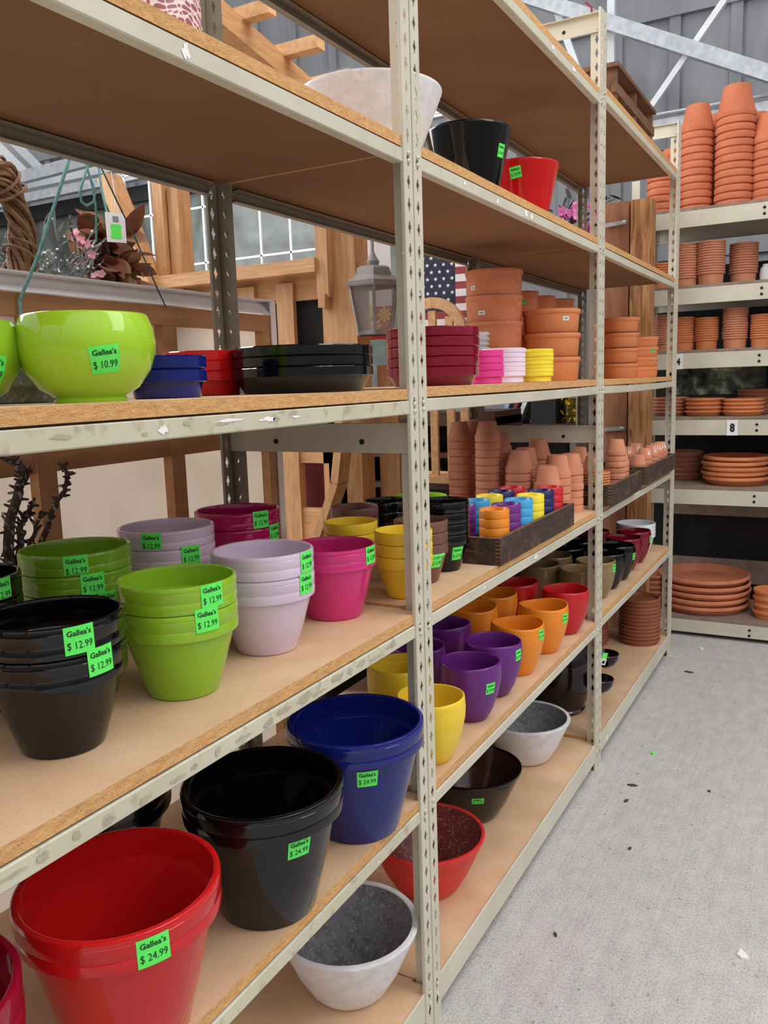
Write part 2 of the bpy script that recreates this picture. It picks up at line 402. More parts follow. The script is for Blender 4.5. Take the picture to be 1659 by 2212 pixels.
for k in (1, 2, 3):
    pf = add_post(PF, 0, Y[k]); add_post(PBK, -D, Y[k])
    # seam ridge and rivets of the front post
    r = MB(); r.box(.0008, .003, -.0016, .0016, 0, HP)
    for bay, sy in ((k, -1), (k + 1, 1)):
        for l in range(6):
            if (l, bay) in ZB and not (l == 5 and bay == 1):
                for dz in (-.008, -.034 if l == 0 else -.022):
                    r.lathe([(0, .0), (.005, .0), (.005, .002), (.003, .004), (0, .0045)], n=10)
                    nv = 10 * 3 + 2
                    for i in range(len(r.v) - nv, len(r.v)):
                        x, yv, z = r.v[i]; r.v[i] = (z + .001, yv + sy * .0195, ZB[l, bay] + dz + x)
    r.obj('rivet_strip', STEEL, pf)
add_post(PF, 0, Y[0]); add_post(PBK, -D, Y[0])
def add_board(l, bay):
    y0, y1 = Y[bay - 1], Y[bay]
    z = ztop(l, bay); t = .02
    y0 += .004; y1 -= .004
    mb = MB()
    xf = -.0045; xb = -D + .004
    # board outline notched round the post webs
    nt_, nw = .044, .006
    pts = [(xf - nt_, y0), (xf - nt_, y0 + nw), (xf, y0 + nw), (xf, y1 - nw), (xf - nt_, y1 - nw), (xf - nt_, y1), (xb + nt_, y1), (xb + nt_, y1 - nw), (xb, y1 - nw), (xb, y0 + nw), (xb + nt_, y0 + nw), (xb + nt_, y0)]
    rects = [(xb + nt_, xf - nt_, y0, y1), (xf - nt_, xf, y0 + nw, y1 - nw), (xb, xb + nt_, y0 + nw, y1 - nw)]
    n = len(pts)
    for (a, b_, c, d) in rects:
        mb.add([(a, c, z), (b_, c, z), (b_, d, z), (a, d, z)], [(0, 1, 2, 3)], 0)
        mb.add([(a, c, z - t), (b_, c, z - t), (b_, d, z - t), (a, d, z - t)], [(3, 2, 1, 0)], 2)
    for i in range(n):
        p, q = pts[i], pts[(i + 1) % n]
        mb.add([(p[0], p[1], z - t), (q[0], q[1], z - t), (q[0], q[1], z), (p[0], p[1], z)], [(0, 1, 2, 3)], 1)
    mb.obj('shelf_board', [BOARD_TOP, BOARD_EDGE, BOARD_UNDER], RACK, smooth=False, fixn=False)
BEAM = {}
def add_beam(l, bay, back=False):
    y0, y1 = Y[bay - 1] + .038, Y[bay] - .038
    z1 = ZB[l, bay]; h = .0707 if l == 0 else .0275
    s = -1 if back else 1
    x = -D if back else 0
    mb = MB(); t = .002
    n = 12; sag = {(3, 3): -.004, (3, 2): -.002, (4, 3): -.002}.get((l, bay), 0)
    def zz(k): u = k / n; return sag * 4 * u * (1 - u)
    # C-section: face, top flange, inner flange that carries the board, bottom return
    prof = [(-.028 * s, -.004), (-.028 * s, -.002), (-.0025 * s, -.001), (0, -.0025), (0.0, -h + .002), (-.002 * s, -h), (-.02 * s, -h), (-.02 * s, -h + .002), (-.003 * s, -h + .002), (-.003 * s, -.0045)]
    if l == 0: prof[0:2] = [(-.004 * s, -.004), (-.004 * s, 0)]; prof[2] = (-.002 * s, .0005)
    m = len(prof); vs = []; fs = []
    for k in range(n + 1):
        yv = y0 + (y1 - y0) * k / n
        for (a, c) in prof: vs.append((x + a - .0012 * s, yv, z1 + c + zz(k)))
    for k in range(n):
        for i in range(m):
            j = (i + 1) % m
            fs.append((k * m + i, k * m + j, (k + 1) * m + j, (k + 1) * m + i))
    mb.add(vs, fs)
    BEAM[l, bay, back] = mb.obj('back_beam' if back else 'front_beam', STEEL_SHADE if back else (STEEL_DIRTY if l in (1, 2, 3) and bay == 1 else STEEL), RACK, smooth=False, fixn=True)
for (l, bay) in ZB:
    if (l, bay) == (5, 1): continue
    add_board(l, bay); add_beam(l, bay); add_beam(l, bay, True)
def end_beam(k, z0, z1):
    mb = MB(); y = Y[k]
    mb.box(-D + .003, -.003, y - .0075, y - .0055, z0, z1); mb.box(-D + .003, -.003, y - .02, y - .0055, z1 - .002, z1)
    for x in (-.13, -.35):
        mb.lathe([(0, 0), (.006, 0), (.006, .001), (0, .001)], n=10, mi=1)
        for i in range(len(mb.v) - 22, len(mb.v)):
            a, c, d_ = mb.v[i]; mb.v[i] = (x + a, y - .0076 - d_, (z0 + z1) / 2 - .008 + c)
    for x in (-.02,):
        for dz in (.012, -.012):
            mb.lathe([(0, 0), (.004, 0), (.003, .002), (0, .003)], n=8)
            for i in range(len(mb.v) - 18, len(mb.v)):
                a, c, d_ = mb.v[i]; mb.v[i] = (x + a, y - .0076 - d_, (z0 + z1) / 2 + dz * 1.6 + c)
    mb.obj('end_beam', [STEEL, BLACK], RACK, smooth=False)
end_beam(1, 1.294, 1.356); end_beam(2, 1.207, 1.268); end_beam(2, 2.55, 2.607); end_beam(3, 2.55, 2.607)
end_beam(3, .04, .1)

# scraps of old stickers, paint scrapes and stains left on the front beams
SCRAPE = noise_mat('white_scrape', (232, 232, 230), (246, 246, 244), scale=60, rough=.6)
STAIN = noise_mat('beam_stain', (164, 153, 132), (184, 175, 154), scale=60, rough=.7)
rr_ = random.Random(4)
def residue(l, bay, y, dz, w, h, mat=SCRAPE, name='sticker_residue'):
    mb = MB(); n = 15; zc = ZB[l, bay] + dz
    lim = lambda z: max(ZB[l, bay] - (.066 if l == 0 else .0255), min(ZB[l, bay] - .0035, z))
    pts = [(-.0010, y + w / 2 * math.cos(2 * PI * k / n) * rr_.uniform(.45, 1.15), lim(zc + h / 2 * math.sin(2 * PI * k / n) * rr_.uniform(.4, 1.2))) for k in range(n)]
    mb.add([(-.0004, a, c) for _, a, c in pts], [tuple(range(n))])
    mb.obj(name, mat, BEAM[l, bay, False], smooth=False, label='pale scrap stuck to the beam' if mat is SCRAPE else 'greyish stain on the beam')
for a in ((3, 1, -.721, -.014, .022, .014), (3, 1, -.59, -.010, .07, .006), (3, 1, -.50, -.012, .05, .008), (3, 1, -.429, -.012, .03, .005), (4, 1, -.633, -.013, .016, .026), (4, 2, .256, -.012, .012, .012), (4, 2, .451, -.016, .016, .016),
          (4, 2, .655, -.013, .03, .022), (4, 2, .70, -.016, .03, .018), (2, 2, .722, -.010, .04, .014), (2, 2, .337, -.010, .012, .012), (5, 2, 1.086, -.012, .05, .018), (5, 2, .885, -.013, .02, .016), (0, 3, 1.555, -.050, .03, .024), (1, 1, -.222, -.016, .010, .006)):
    residue(*a)
for k in range(18):
    residue(2, 1, -1.0 + k * .05 + rr_.uniform(-.01, .01), -.014 + rr_.uniform(-.006, .005), rr_.uniform(.012, .06), rr_.uniform(.005, .016), STAIN, 'beam_stain')
for k in range(6):
    residue(3, 1, -.98 + k * .1 + rr_.uniform(-.03, .03), -.014 + rr_.uniform(-.006, .005), rr_.uniform(.012, .035), rr_.uniform(.003, .008), STAIN, 'beam_stain')

# ------------------------------------------------------------------ pots
def prof_fun(outer):
    """outer radius as a function of height, from (r, z) pairs"""
    pts = sorted([(z, r) for r, z in outer])
    def f(z):
        if z <= pts[0][0]: return pts[0][1]
        for (z0, r0), (z1, r1) in zip(pts, pts[1:]):
            if z <= z1: return r0 + (r1 - r0) * ((z - z0) / (z1 - z0) if z1 > z0 else 1)
        return pts[-1][1]
    return f

CACHE = {}
def rim_pot_meshes(key, rt, rb, H, band, mat, n=48, t=None, groove=True):
    """flower pot with a separate banded rim: (body mesh, rim mesh, outer radius function)"""
    if key in CACHE: return CACHE[key]
    t = t or rt * .075
    rbt = rb + (rt - rb) * .80; zb = H - band
    body = [(0, .001), (rb - .006, 0), (rb - .002, .0012), (rb, .004), (rb + (rbt - rb) * .5, zb * .5), (rbt, zb + .001), (rbt - t, zb + .001), (rb - t * .8, .012), (0, .011)]
    b1 = MB(); b1.lathe(body, n)
    ri = rt - t
    rim = [(rbt - .0005, zb), (rt - .0035, zb), (rt - .001, zb + .0015), (rt - .0004, zb + .004)]
    if groove and band > .02:
        g = zb + band * .42
        rim += [(rt - .0003, g - .0009), (rt - .0008, g), (rt - .0002, g + .0009)]
        g = zb + band * .80
        rim += [(rt, g - .0008), (rt - .0006, g), (rt, g + .0008)]
    rim += [(rt, H - .0038), (rt - .001, H - .0012), (rt - .0032, H), (ri + .003, H), (ri + .0008, H - .0014), (ri, H - .005), (ri - .0006, zb + band * .16), (rbt - t + .001, zb + band * .06), (rbt - t - .0003, zb - .001), (rbt - t - .0002, zb - .003), (rbt - t + .002, zb - .003)]
    b2 = MB(); b2.lathe(rim + [rim[0]], n)
    CACHE[key] = (b1.mesh('pot_body', mat, angle=.5), b2.mesh('pot_rim', mat, angle=.6), prof_fun(body[2:5] + [(rbt, zb - .0004), (rt, zb), (rt, H)]))
    return CACHE[key]

ORD = ['topmost', 'second from top', 'third from top', 'fourth from top', 'fifth from top', 'sixth from top', 'seventh from top', 'eighth from top', 'ninth from top', 'tenth from top', 'eleventh from top',
       'twelfth from top', 'thirteenth from top', 'fourteenth from top', 'fifteenth from top', 'sixteenth from top']
def ords(i, n):
    """i counts from the top"""
    if n == 1: return ''
    if n == 2: return ('upper', 'lower')[i]
    if i == n - 1: return 'lowest'
    return ORD[i]
def lab(i, n, item, where):
    o = ords(i, n)
    return (o + ' ' + item + ' ' + where).strip()

def rim_pots(key, dims, mat, x, y, z, n, item, where, group, step=None, stick=(), rz=0.0, name='flower_pot', cat='flower pot', groove=True, price='$ 12.99', sw=.038, sh=.036):
    """n nested rim pots; stick: (index from top, world angle, world height[, roll])"""
    rt, rb, H, band = dims
    step = step or band
    bm_, rm_, rad = rim_pot_meshes(key, rt, rb, H, band, mat, groove=groove)
    for k in range(n):
        i = n - 1 - k
        zz = z + k * step
        r_ = thing(name, lab(i, n, item, where), cat, (x, y, zz), random.uniform(0, 6.28), group)
        obj('body', bm_, r_); obj('rim', rm_, r_)
        for s in stick:
            if s[0] == i:
                sticker(r_, rad, s[1] - r_.rotation_euler.z, s[2] - zz, price, sw, sh, s[3] if len(s) > 3 else 0.0)

zA, zB = ztop(2, 1), ztop(2, 2)
GL = (.092, .056, .142, .0425); GLB = (.092, .056, .142, .035)
g1 = 'glazed flower pots on the middle shelf'
rim_pots('lime_f', GL, G['lime'], -.149, -.560, zA, 2, 'light green glazed pot', 'in the front stack between black and lilac', g1, stick=((0, -.24, 1.133, .03), (1, -.36, 1.098, .02)))
rim_pots('black_f', GL, G['black'], -.159, -.787, zA, 2, 'black glazed pot', 'in the front stack at the left end', g1, stick=((0, -.35, 1.132, .02), (1, -.06, 1.098, .03)))
rim_pots('lilac_f', GL, G['lilac'], -.155, -.332, zA, 2, 'pale lilac glazed pot', 'in the front stack beside the single pink pot', g1, stick=((0, .07, 1.132), (1, .02, 1.094)))
rim_pots('pink_f', (.090, .058, .149, .044), G['pink'], -.158, -.095, zA, 1, 'single bright pink glazed pot', 'standing at the front before the yellow pots', g1, stick=((0, .03, 1.098),))
rim_pots('green_b', GLB, G['green'], -.392, -.543, zA, 3, 'green glazed pot', 'in the rear stack behind black pots', g1, stick=((0, -.71, 1.160, .02), (1, -.45, 1.128), (2, -.17, 1.094)))
rim_pots('lilac_b', GLB, G['lilac'], -.396, -.318, zA, 3, 'lilac glazed pot', 'in the rear stack beside magenta pots', g1, stick=((0, -1.12, 1.160), (1, -.33, 1.130)))
rim_pots('magenta_b', GLB, G['magenta'], -.396, -.099, zA, 3, 'magenta glazed pot', 'in the rear stack before the canvas', g1, stick=((0, -.34, 1.163), (1, .09, 1.130)))
rim_pots('black_b', GLB, G['black'], -.385, -.772, zA, 3, 'black glazed pot', 'in the rear stack at the left picture edge', g1, stick=((0, .11, 1.160),))
SM = (.064, .040, .095, .027)
g2 = 'small pots stacked beside the post'
rim_pots('yellow_s', SM, G['yellow_satin'], -.088, .086, zB, 3, 'small yellow pot', 'in the front stack against the steel post', g2, groove=False)
rim_pots('yellow_s', SM, G['yellow_satin'], -.262, .150, zB, 3, 'small yellow pot', 'in the rear stack behind the pink pot', g2, groove=False)
rim_pots('brown_s', SM, G['brown_satin'], -.113, .222, zB, 3, 'small brown pot', 'in the stack right of the yellow stack', g2, groove=False, stick=((2, -.40, 1.027),), sw=.032, sh=.034)
rim_pots('brown_s', SM, G['brown_satin'], -.376, .359, zB, 3, 'small brown pot', 'in the far stack behind the rear yellow pots', g2, groove=False)
rim_pots('black_s', SM, G['black'], -.116, .358, zB, 4, 'small black pot', 'in the stack touching the wooden crate', g2, groove=False, stick=((3, -.50, 1.018),), sw=.03, sh=.034)
rim_pots('black_s', SM, G['black'], -.350, .492, zB, 3, 'small black pot', 'in the rear stack behind the brown pots', g2, groove=False)
rim_pots('green_s', (.085, .053, .118, .03), G['green'], -.400, .800, zB, 1, 'green glazed pot', 'alone at the back behind the black pots', g2, groove=False)
# large pots one shelf down
zC = ztop(1, 1)
BG = (.1363, .0815, .2245, .048)
g3 = 'large glazed pots on the lower shelf'
rim_pots('red_L', BG, G['red'], -.083, -.781, zC, 1, 'large red glazed pot', 'at the lower left, nearest the camera', g3, stick=((0, -.47, .757, .02),), price='$ 24.99', sw=.041, sh=.038)
rim_pots('black_L', BG, G['black'], -.080, -.463, zC, 1, 'large black glazed pot', 'between the large red and blue pots', g3, stick=((0, -.46, .715),), price='$ 24.99', sw=.039, sh=.034)
rim_pots('blue_L', BG, G['blue'], -.072, -.172, zC, 1, 'large cobalt blue glazed pot', 'beside the steel post', g3, stick=((0, -.86, .712),), price='$ 24.99', sw=.039, sh=.034)
rim_pots('black_L', BG, G['black'], -.345, -.60, zC, 1, 'large black glazed pot', 'in shadow behind the large red pot', g3)
rim_pots('wine_L', (.128, .08, .20, .035), G['wine'], -.122, -1.066, zC, 2, 'large wine red pot', 'in the stack at the bottom left corner', g3, step=.034, groove=False)

# tapered cups
def cup_mesh(key, rt, rb, H, mat, mat_in=None, belly=1.03, n=44, wave_amp=.004, t=.005):
    if key in CACHE: return CACHE[key]
    rm = rt * belly
    outer = [(rb, .003), (rb + (rm - rb) * .42, H * .2), (rb + (rm - rb) * .76, H * .45), (rb + (rm - rb) * .96, H * .68), (rm, H * .82), (rt + (rm - rt) * .3, H * .95), (rt, H - .001)]
    inner = [(rt - t * .35, H + .0006), (rt - t * .8, H), (rt - t, H - .002), (rm - t, H * .8), (rb + (rm - rb) * .74 - t, H * .45), (rb - t, .012), (0, .010)]
    prof = [(0, 0), (rb * .8, 0), (rb * .95, .001)] + outer + inner
    k = len(prof) - 1
    mis = [1 if i >= 3 + len(outer) + 1 else 0 for i in range(k)]
    mb = MB(); mb.lathe(prof, n, mis=mis, wave=lambda a, z: (wave_amp if 'orange' in key else .0015) * math.cos(2 * a) * max(0, (z / H - .5) * 2) ** 2)
    CACHE[key] = (mb.mesh('cup', [mat, mat_in or mat], angle=.9), prof_fun(outer))
    return CACHE[key]
def cup(key, mat, x, y, z, label, group='tulip pots on the lower shelf', dims=(.0785, .043, .1545), stick=None, rz=None, n=1, step=.03, item=None, where=None, name='tulip_pot'):
    me, rad = cup_mesh(key, *dims, mat)
    for k in range(n):
        o = obj(name, me, None, (x, y, z + k * step)); o.rotation_euler = (0, 0, (random.uniform(0, 6) if rz is None else rz))
        tag(o, label if n == 1 else lab(n - 1 - k, n, item, where), 'flower pot', group)
        if stick and k == 0: sticker(o, rad, stick[0] - o.rotation_euler.z, stick[1] - z, stick[2] if len(stick) > 2 else '$ 9.99', .028, .03)
zD, zE = ztop(1, 2), ztop(1, 3)
CUPS = [
    ('yellow', -.062, .150, 'yellow tulip-shaped pot at the front edge just right of the post', None),
    ('purple', -.074, .412, 'front purple tulip-shaped pot with price sticker facing out', (-.47, .665)),
    ('purple', -.083, .597, 'purple tulip-shaped pot between front purple and front orange pots', (-.17, .690)),
    ('orange', -.081, .787, 'orange tulip-shaped pot in the front row beside purple', (-.17, .694)),
    ('orange', -.075, 1.012, 'orange tulip-shaped pot in the front row beside red', (-.22, .685)),
    ('red', -.070, 1.236, 'red tulip-shaped pot alone in the front row', None),
    ('purple', -.262, .475, 'purple tulip-shaped pot in the rear row behind the post', None),
    ('purple', -.280, .700, 'purple tulip-shaped pot in the rear row beside orange', None),
    ('orange', -.277, .910, 'orange tulip-shaped pot in the rear row beside purple', None),
    ('orange', -.279, 1.100, 'orange tulip-shaped pot in the rear row beside red', None),
    ('red', -.262, 1.275, 'red tulip-shaped pot in the rear row, nearer one', None)]
for c, x, y, l, st in CUPS:
    cup('cup_' + c, G[c + '_satin'], x, y, zD, l, stick=st, rz=.9 if c == 'orange' else None)
cup('cup_red2', G['red_satin'], -.415, 1.235, zD, 'red tulip-shaped pot in the rear row, deeper one')
cup('cup_yellow', G['yellow_satin'], -.205, .262, zD, None, n=2, step=.022, item='yellow tulip-shaped pot', where='in the stack seen left of the post')
cup('cup_bronze', G['bronze'], -.235, 1.335, zD, 'bronze tulip-shaped pot behind the red front pot') if False else None
BR = (.076, .043, .150)
cup('cup_bronze', G['bronze'], -.100, 1.330 + .205, zE, 'front bronze pot with unlabelled side left of the second post', dims=BR)
cup('cup_bronze', G['bronze'], -.087, 1.700, zE, 'front bronze pot with green sticker right of the post', dims=BR, stick=(-.17, .700))
cup('cup_bronze', G['bronze'], -.268, 1.560, zE, 'bronze pot in the rear row behind the red pots', dims=BR)
cup('cup_bronze', G['bronze'], -.272, 1.735, zE, 'bronze pot in the rear row beside black', dims=BR)
cup('cup_black', G['black'], -.085, 1.862, zE, 'front black pot beside the bronze pot', dims=BR)
cup('cup_black', G['black'], -.083, 2.030, zE, 'front black pot with green sticker beside maroon', dims=BR, stick=(-.17, .682))
cup('cup_black', G['black'], -.270, 1.905, zE, 'black pot in the rear row beside bronze', dims=BR)
cup('cup_black', G['black'], -.262, 2.085, zE, 'black pot in the rear row beside maroon', dims=BR)
cup('cup_maroon', G['maroon'], -.095, 2.215, zE, 'front maroon pot beside the black sticker pot', dims=BR)
cup('cup_maroon', G['maroon'], -.092, 2.395, zE, 'front maroon pot with green sticker beside white pots', dims=BR, stick=(-.08, .690))
cup('cup_maroon', G['maroon'], -.265, 2.330, zE, 'maroon pot in the rear row behind the front maroon pots', dims=BR)
rim_pots('white_m', (.094, .062, .118, .034), G['white'], -.128, 2.600, zE, 2, 'white pot', 'in the stack at the end of the shelf', 'white pots by the last post')
# ------------------------------------------------------------------ wide cone bowls
def bowl_mesh(key, rt, rb, H, mat, mat_in, lip=.007, n=56, flare=0.0, round_base=.02):
    if key in CACHE: return CACHE[key]
    outer = [(rb + round_base * .35, .004), (rb + round_base * .8, .014), (rb + round_base + (rt - rb - round_base) * .33, H * .36), (rb + round_base + (rt - rb - round_base) * .68, H * .68 + flare), (rt - .001, H - .008), (rt, H - .004)]
    prof = [(0, 0), (rb, 0)] + outer + [(rt - .001, H - .001), (rt - lip * .5, H), (rt - lip, H - .001), (rt - lip - .001, H - .004)] + [(rb + round_base + (rt - rb - round_base) * .5 - lip, H * .5), (rb, .016), (0, .012)]
    mis = [0] * (len(prof) - 1)
    for i in range(len(mis) - 3, len(mis)): mis[i] = 1
    mb = MB(); mb.lathe(prof, n, mis=mis)
    CACHE[key] = (mb.mesh('bowl', [mat, mat_in], angle=.7), prof_fun(outer))
    return CACHE[key]
def bowl(key, dims, mat, mat_in, x, y, z, label, group, stick=None, name='cone_bowl', n=1, price='$ 19.99', **kw):
    me, rad = bowl_mesh(key, *dims, mat, mat_in, **kw)
    o = obj(name, me, None, (x, y, z)); tag(o, label, 'bowl planter', group)
    if stick: sticker(o, rad, stick[0], stick[1] - z, price, stick[2] if len(stick) > 2 else .034, stick[3] if len(stick) > 3 else .028, stick[4] if len(stick) > 4 else 0)
    return o
BW = (.157, .072, .157)
g4 = 'wide bowls on the bottom shelf'
bowl('b_grey', (.158, .074, .160), WHITE_GRIT, SPECK_GREY, -.166, -.085, ztop(0, 1), 'white bowl planter with grey inside at the bottom left of the post', g4, lip=.013)
bowl('b_red', BW, RED_GRIT, SPECK_RED, -.179, .340, ztop(0, 2), 'red bowl planter with speckled inside on the bottom shelf', g4, lip=.009)
bowl('b_black', BW, G['black'], SPECK_BROWN, -.222, .749, ztop(0, 2), 'black bowl planter with brown inside on the bottom shelf', g4, stick=(-1.03, .205, .036, .022), lip=.009)
bowl('b_white', BW, WHITE_GRIT, SPECK_GREY, -.199, 1.188, ztop(0, 2), 'white bowl planter with grey inside right of the black bowl', g4, lip=.012)
g5 = 'bowls on the high shelf'
bowl('t_white', (.165, .07, .198), WHITE_GRIT, WHITE_GRIT, -.239, .271, ztop(4, 2), 'large off-white bowl planter high up behind the post', g5, lip=.006)
bowl('t_black', (.122, .052, .232), G['black'], SPECK_BROWN, -.217, .790, ztop(4, 2), 'glossy black conical planter on the high shelf', g5, stick=(-.17, 2.058, .03, .034), lip=.006)
bowl('t_red', (.121, .052, .228), G['red'], G['red'], -.217, 1.235, ztop(4, 2), 'glossy red conical planter on the high shelf', g5, stick=(-1.40, 2.082, .036, .034, .15), lip=.006)
# patterned pot on the high shelf
mb = MB(); mb.lathe([(0, 0), (.066, 0), (.072, .006), (.088, .06), (.094, .12), (.09, .17), (.084, .19), (.078, .19), (.084, .16), (.08, .05), (.06, .012), (0, .01)], 48)
tag(mb.obj('patterned_pot', ROSE, None, (-.235, -.462, ztop(4, 1))), 'white pot with rose floral stencil on the high shelf, cut by the frame', 'flower pot')
# ------------------------------------------------------------------ round green bowls and low pans at eye level
zF, zG, zH = ztop(3, 1), ztop(3, 2), ztop(3, 3)
def round_bowl(x, y, z, R, H, label, mat, stick=None):
    key = 'rb%.3f' % R
    outer = [(R * .52, .0), (R * .53, .004), (R * .50, .007), (R * .72, H * .16), (R * .90, H * .36), (R * .985, H * .56), (R, H * .68), (R * .975, H * .84), (R * .91, H * .97), (R * .895, H - .001)]
    if key not in CACHE:
        mb = MB(); mb.lathe([(0, .001)] + outer + [(R * .87, H), (R * .85, H - .003), (R * .93, H * .66), (R * .6, H * .14), (0, .012)], 56)
        CACHE[key] = (mb.mesh('round_bowl', mat, angle=.9), prof_fun(outer))
    me, rad = CACHE[key]
    o = obj('round_bowl', me, None, (x, y, z)); tag(o, label, 'bowl planter', 'round green bowls at eye level')
    if stick: sticker(o, rad, stick[0], stick[1] - z, '$ 10.99', .036, .034, stick[2])
round_bowl(-.128, -.718, zF, .0885, .113, 'large rounded lime green bowl at the front of the eye-level shelf', G['chartreuse'], (-.49, 1.4765, .12))
round_bowl(-.230, -.838, zF, .080, .105, 'rounded lime green bowl half cut off by the left frame edge', G['lime'], (-.05, 1.467, 0))
def pan_mesh(key, r, H, mat, band=.55, n=48, taper=.84):
    if key in CACHE: return CACHE[key]
    zb = H * (1 - band); rb = r * taper
    mb = MB(); mb.lathe([(0, 0), (rb - .003, 0), (rb, .002), (r - .007, zb), (r - .002, zb), (r, zb + .002), (r, H - .002), (r - .002, H), (r - .006, H), (r - .008, H - .003), (rb - .004, .008), (0, .007)], n)
    CACHE[key] = mb.mesh('pan', mat, angle=.6)
    return CACHE[key]
def pans(key, r, H, step, n, mat, x, y, z, item, where, group='low pans at eye level', band=.55, taper=.84, name='bulb_pan'):
    me = pan_mesh(key, r, H, mat, band, taper=taper)
    for k in range(n):
        o = obj(name, me, None, (x + random.uniform(-.001, .001), y + random.uniform(-.001, .001), z + k * step)); o.rotation_euler = (0, 0, random.uniform(0, 6))
        tag(o, lab(n - 1 - k, n, item, where), 'planting pan', group)
pans('pan_blue', .062, .044, .021, 2, G['blue'], -.185, -.512, zF, 'low blue pan', 'right of the lime bowl', band=.46)
pans('pan_red', .075, .045, .0185, 3, G['red'], -.315, -.268, zF, 'low red pan', 'behind the blue pans', band=.42)
pans('pan_black', .132, .047, .0185, 3, G['black'], -.146, -.190, zF, 'wide low black pan', 'in the stack left of the post', band=.40)
pans('pan_black2', .085, .047, .019, 3, G['black'], -.30, .130, zG, 'small low black pan', 'behind the maroon pans', band=.4)
pans('pan_maroon', .113, .045, .0232, 5, G['maroon'], -.140, .366, zG, 'wide low maroon pan', 'in the stack right of the post', band=.5)
pans('pan_hot', .056, .036, .0185, 4, G['hotpink_satin'], -.140, .694, zG, 'small hot pink pan', 'beside the maroon stack', band=.5, taper=.9)
pans('pan_pale', .066, .032, .0135, 6, G['palepink_satin'], -.140, .846, zG, 'pale pink pan', 'behind the hot pink pans', band=.42, taper=.9)
pans('pan_yel', .050, .028, .0115, 7, G['lemon_satin'], -.072, .950, zG, 'small yellow pan', 'before the terracotta stacks', band=.41, taper=.88)
pans('pan_grey', .085, .05, .02, 1, SPECK_GREY, -.335, -.64, zF, 'dark grey low pan', 'half hidden between the lime bowls')
pans('pan_clear', .045, .02, .0155, 10, CLEAR, -.285, .985, zG, 'clear plastic saucer', 'behind the pale pink pans', 'clear saucers at eye level', band=.5, name='plastic_saucer')
# ------------------------------------------------------------------ terracotta
def terra_big_mesh(key, r, H, mat):
    if key in CACHE: return CACHE[key]
    rb = r * .90
    outer = [(rb, .003), (r * .955, H * .8), (r * .965, H - .016), (r * .995, H - .012), (r, H - .006), (r * .99, H - .001)]
    mb = MB(); mb.lathe([(0, 0), (rb - .003, 0)] + outer + [(r * .97, H), (r * .93, H - .004), (r * .90, .02), (r * .82, .012), (0, .012)], 48)
    CACHE[key] = (mb.mesh('terra', mat, angle=.8), prof_fun(outer))
    return CACHE[key]
def terra_big(key, r, H, step, n, x, y, z, where, labels=(), mat=None, group='terracotta cylinder pots at eye level'):
    me, rad = terra_big_mesh(key, r, H, mat or TERRA)
    for k in range(n):
        i = n - 1 - k
        o = obj('terracotta_pot', me, None, (x, y, z + k * step)); tag(o, lab(i, n, 'terracotta pot', where), 'terracotta pot', group)
        for (j, th, zc, w, h, green) in labels:
            if j == i: sticker(o, rad, th, zc, '$ 8.99', w, h, 0, 'paper_label' if not green else 'price_sticker', plain=not green)
terra_big('tb1', .0965, .115, .084, 4, -.296, 1.180, zG, 'in the tall dark stack near the pale pans', ((1, -1.68, .060, .024, .013, False), (0, -2.07, .058, .02, .013, False)), TERRA)
terra_big('tb2', .0965, .078, .078, 3, -.130, 1.275, zG, 'in the wide front stack left of the second post', ((0, -.73, .045, .022, .013, False),), TERRA_O)
terra_big('tb3', .060, .085, .066, 3, -.300, 1.365, zG, 'in the narrow stack half behind the second post', mat=TERRA)
terra_big('tb4', .080, .064, .066, 4, -.140, 2.300, zH, 'in the front stack right of the second post', mat=TERRA_O)
terra_big('tb5', .080, .064, .065, 4, -.250, 2.58, zH, 'in the stack behind the front one, third bay', mat=TERRA)
terra_big('tb6', .050, .048, .046, 4, -.083, 2.585, zH, 'in the slim stack by the last post', ((1, -.86, .032, .022, .014, True),), TERRA_O)
terra_big('tb7', .066, .10, .082, 4, -.385, 1.70, zH, 'in the shaded rear stack with a green sticker', ((0, -1.2, .06, .026, .02, True),), mat=TERRA)
terra_big('tb8', .070, .10, .081, 4, -.385, 1.90, zH, 'in the shaded rear stack behind the post', mat=TERRA)
terra_big('tb9', .074, .10, .083, 4, -.385, 2.16, zH, 'in the deepest shaded stack of the third bay', mat=TERRA)

def small_terra_mesh(key, r, H, band, mat, up=False):
    """tapered clay pot standing on its rim (upside down), or upright if up"""
    if key in CACHE: return CACHE[key]
    rb = r * .66; rs = r * .93
    b0 = .0035 if band > .025 else .0012
    prof = [(r * .86, 0), (r - b0, 0), (r - b0 * .2, b0), (r, band * .55), (r - b0 * .3, band - b0), (r - b0 * .8, band), (rs, band), (rb + .001, H - .002), (rb - .001, H), (rb * .2, H), (rb * .18, H - .004), (rb * .85, H - .005), (r * .86, .004)]
    prof.append(prof[0])
    if up:
        rs = r * .90; rb = r * .84
        prof = [(0, .003), (rb * .9, 0), (rb, .001), (rs, H - band), (r - .002, H - band), (r, H - band * .7), (r, H - band * .3), (r - .0015, H), (r - .005, H), (r - .007, H - .002), (rb * .85, .006), (0, .006)]
    mb = MB(); mb.lathe(prof, 32)
    CACHE[key] = mb.mesh('small_terra', mat, angle=.6)
    return CACHE[key]
def terra_stack(key, r, H, band, step, n, x, y, z, where, mat=TERRA, group='upturned clay pots', item='upturned terracotta pot', up=False, jit=.0012):
    me = small_terra_mesh(key, r, H, band, mat, up)
    for k in range(n):
        o = obj('terracotta_pot', me, None, (x + random.uniform(-jit, jit), y + random.uniform(-jit, jit), z + k * step)); o.rotation_euler = (0, 0, random.uniform(0, 6))
        tag(o, lab(n - 1 - k, n, item, where), 'terracotta pot', group)
g6 = 'upturned clay pots behind the first crate'
TD = (.0245, .0265)
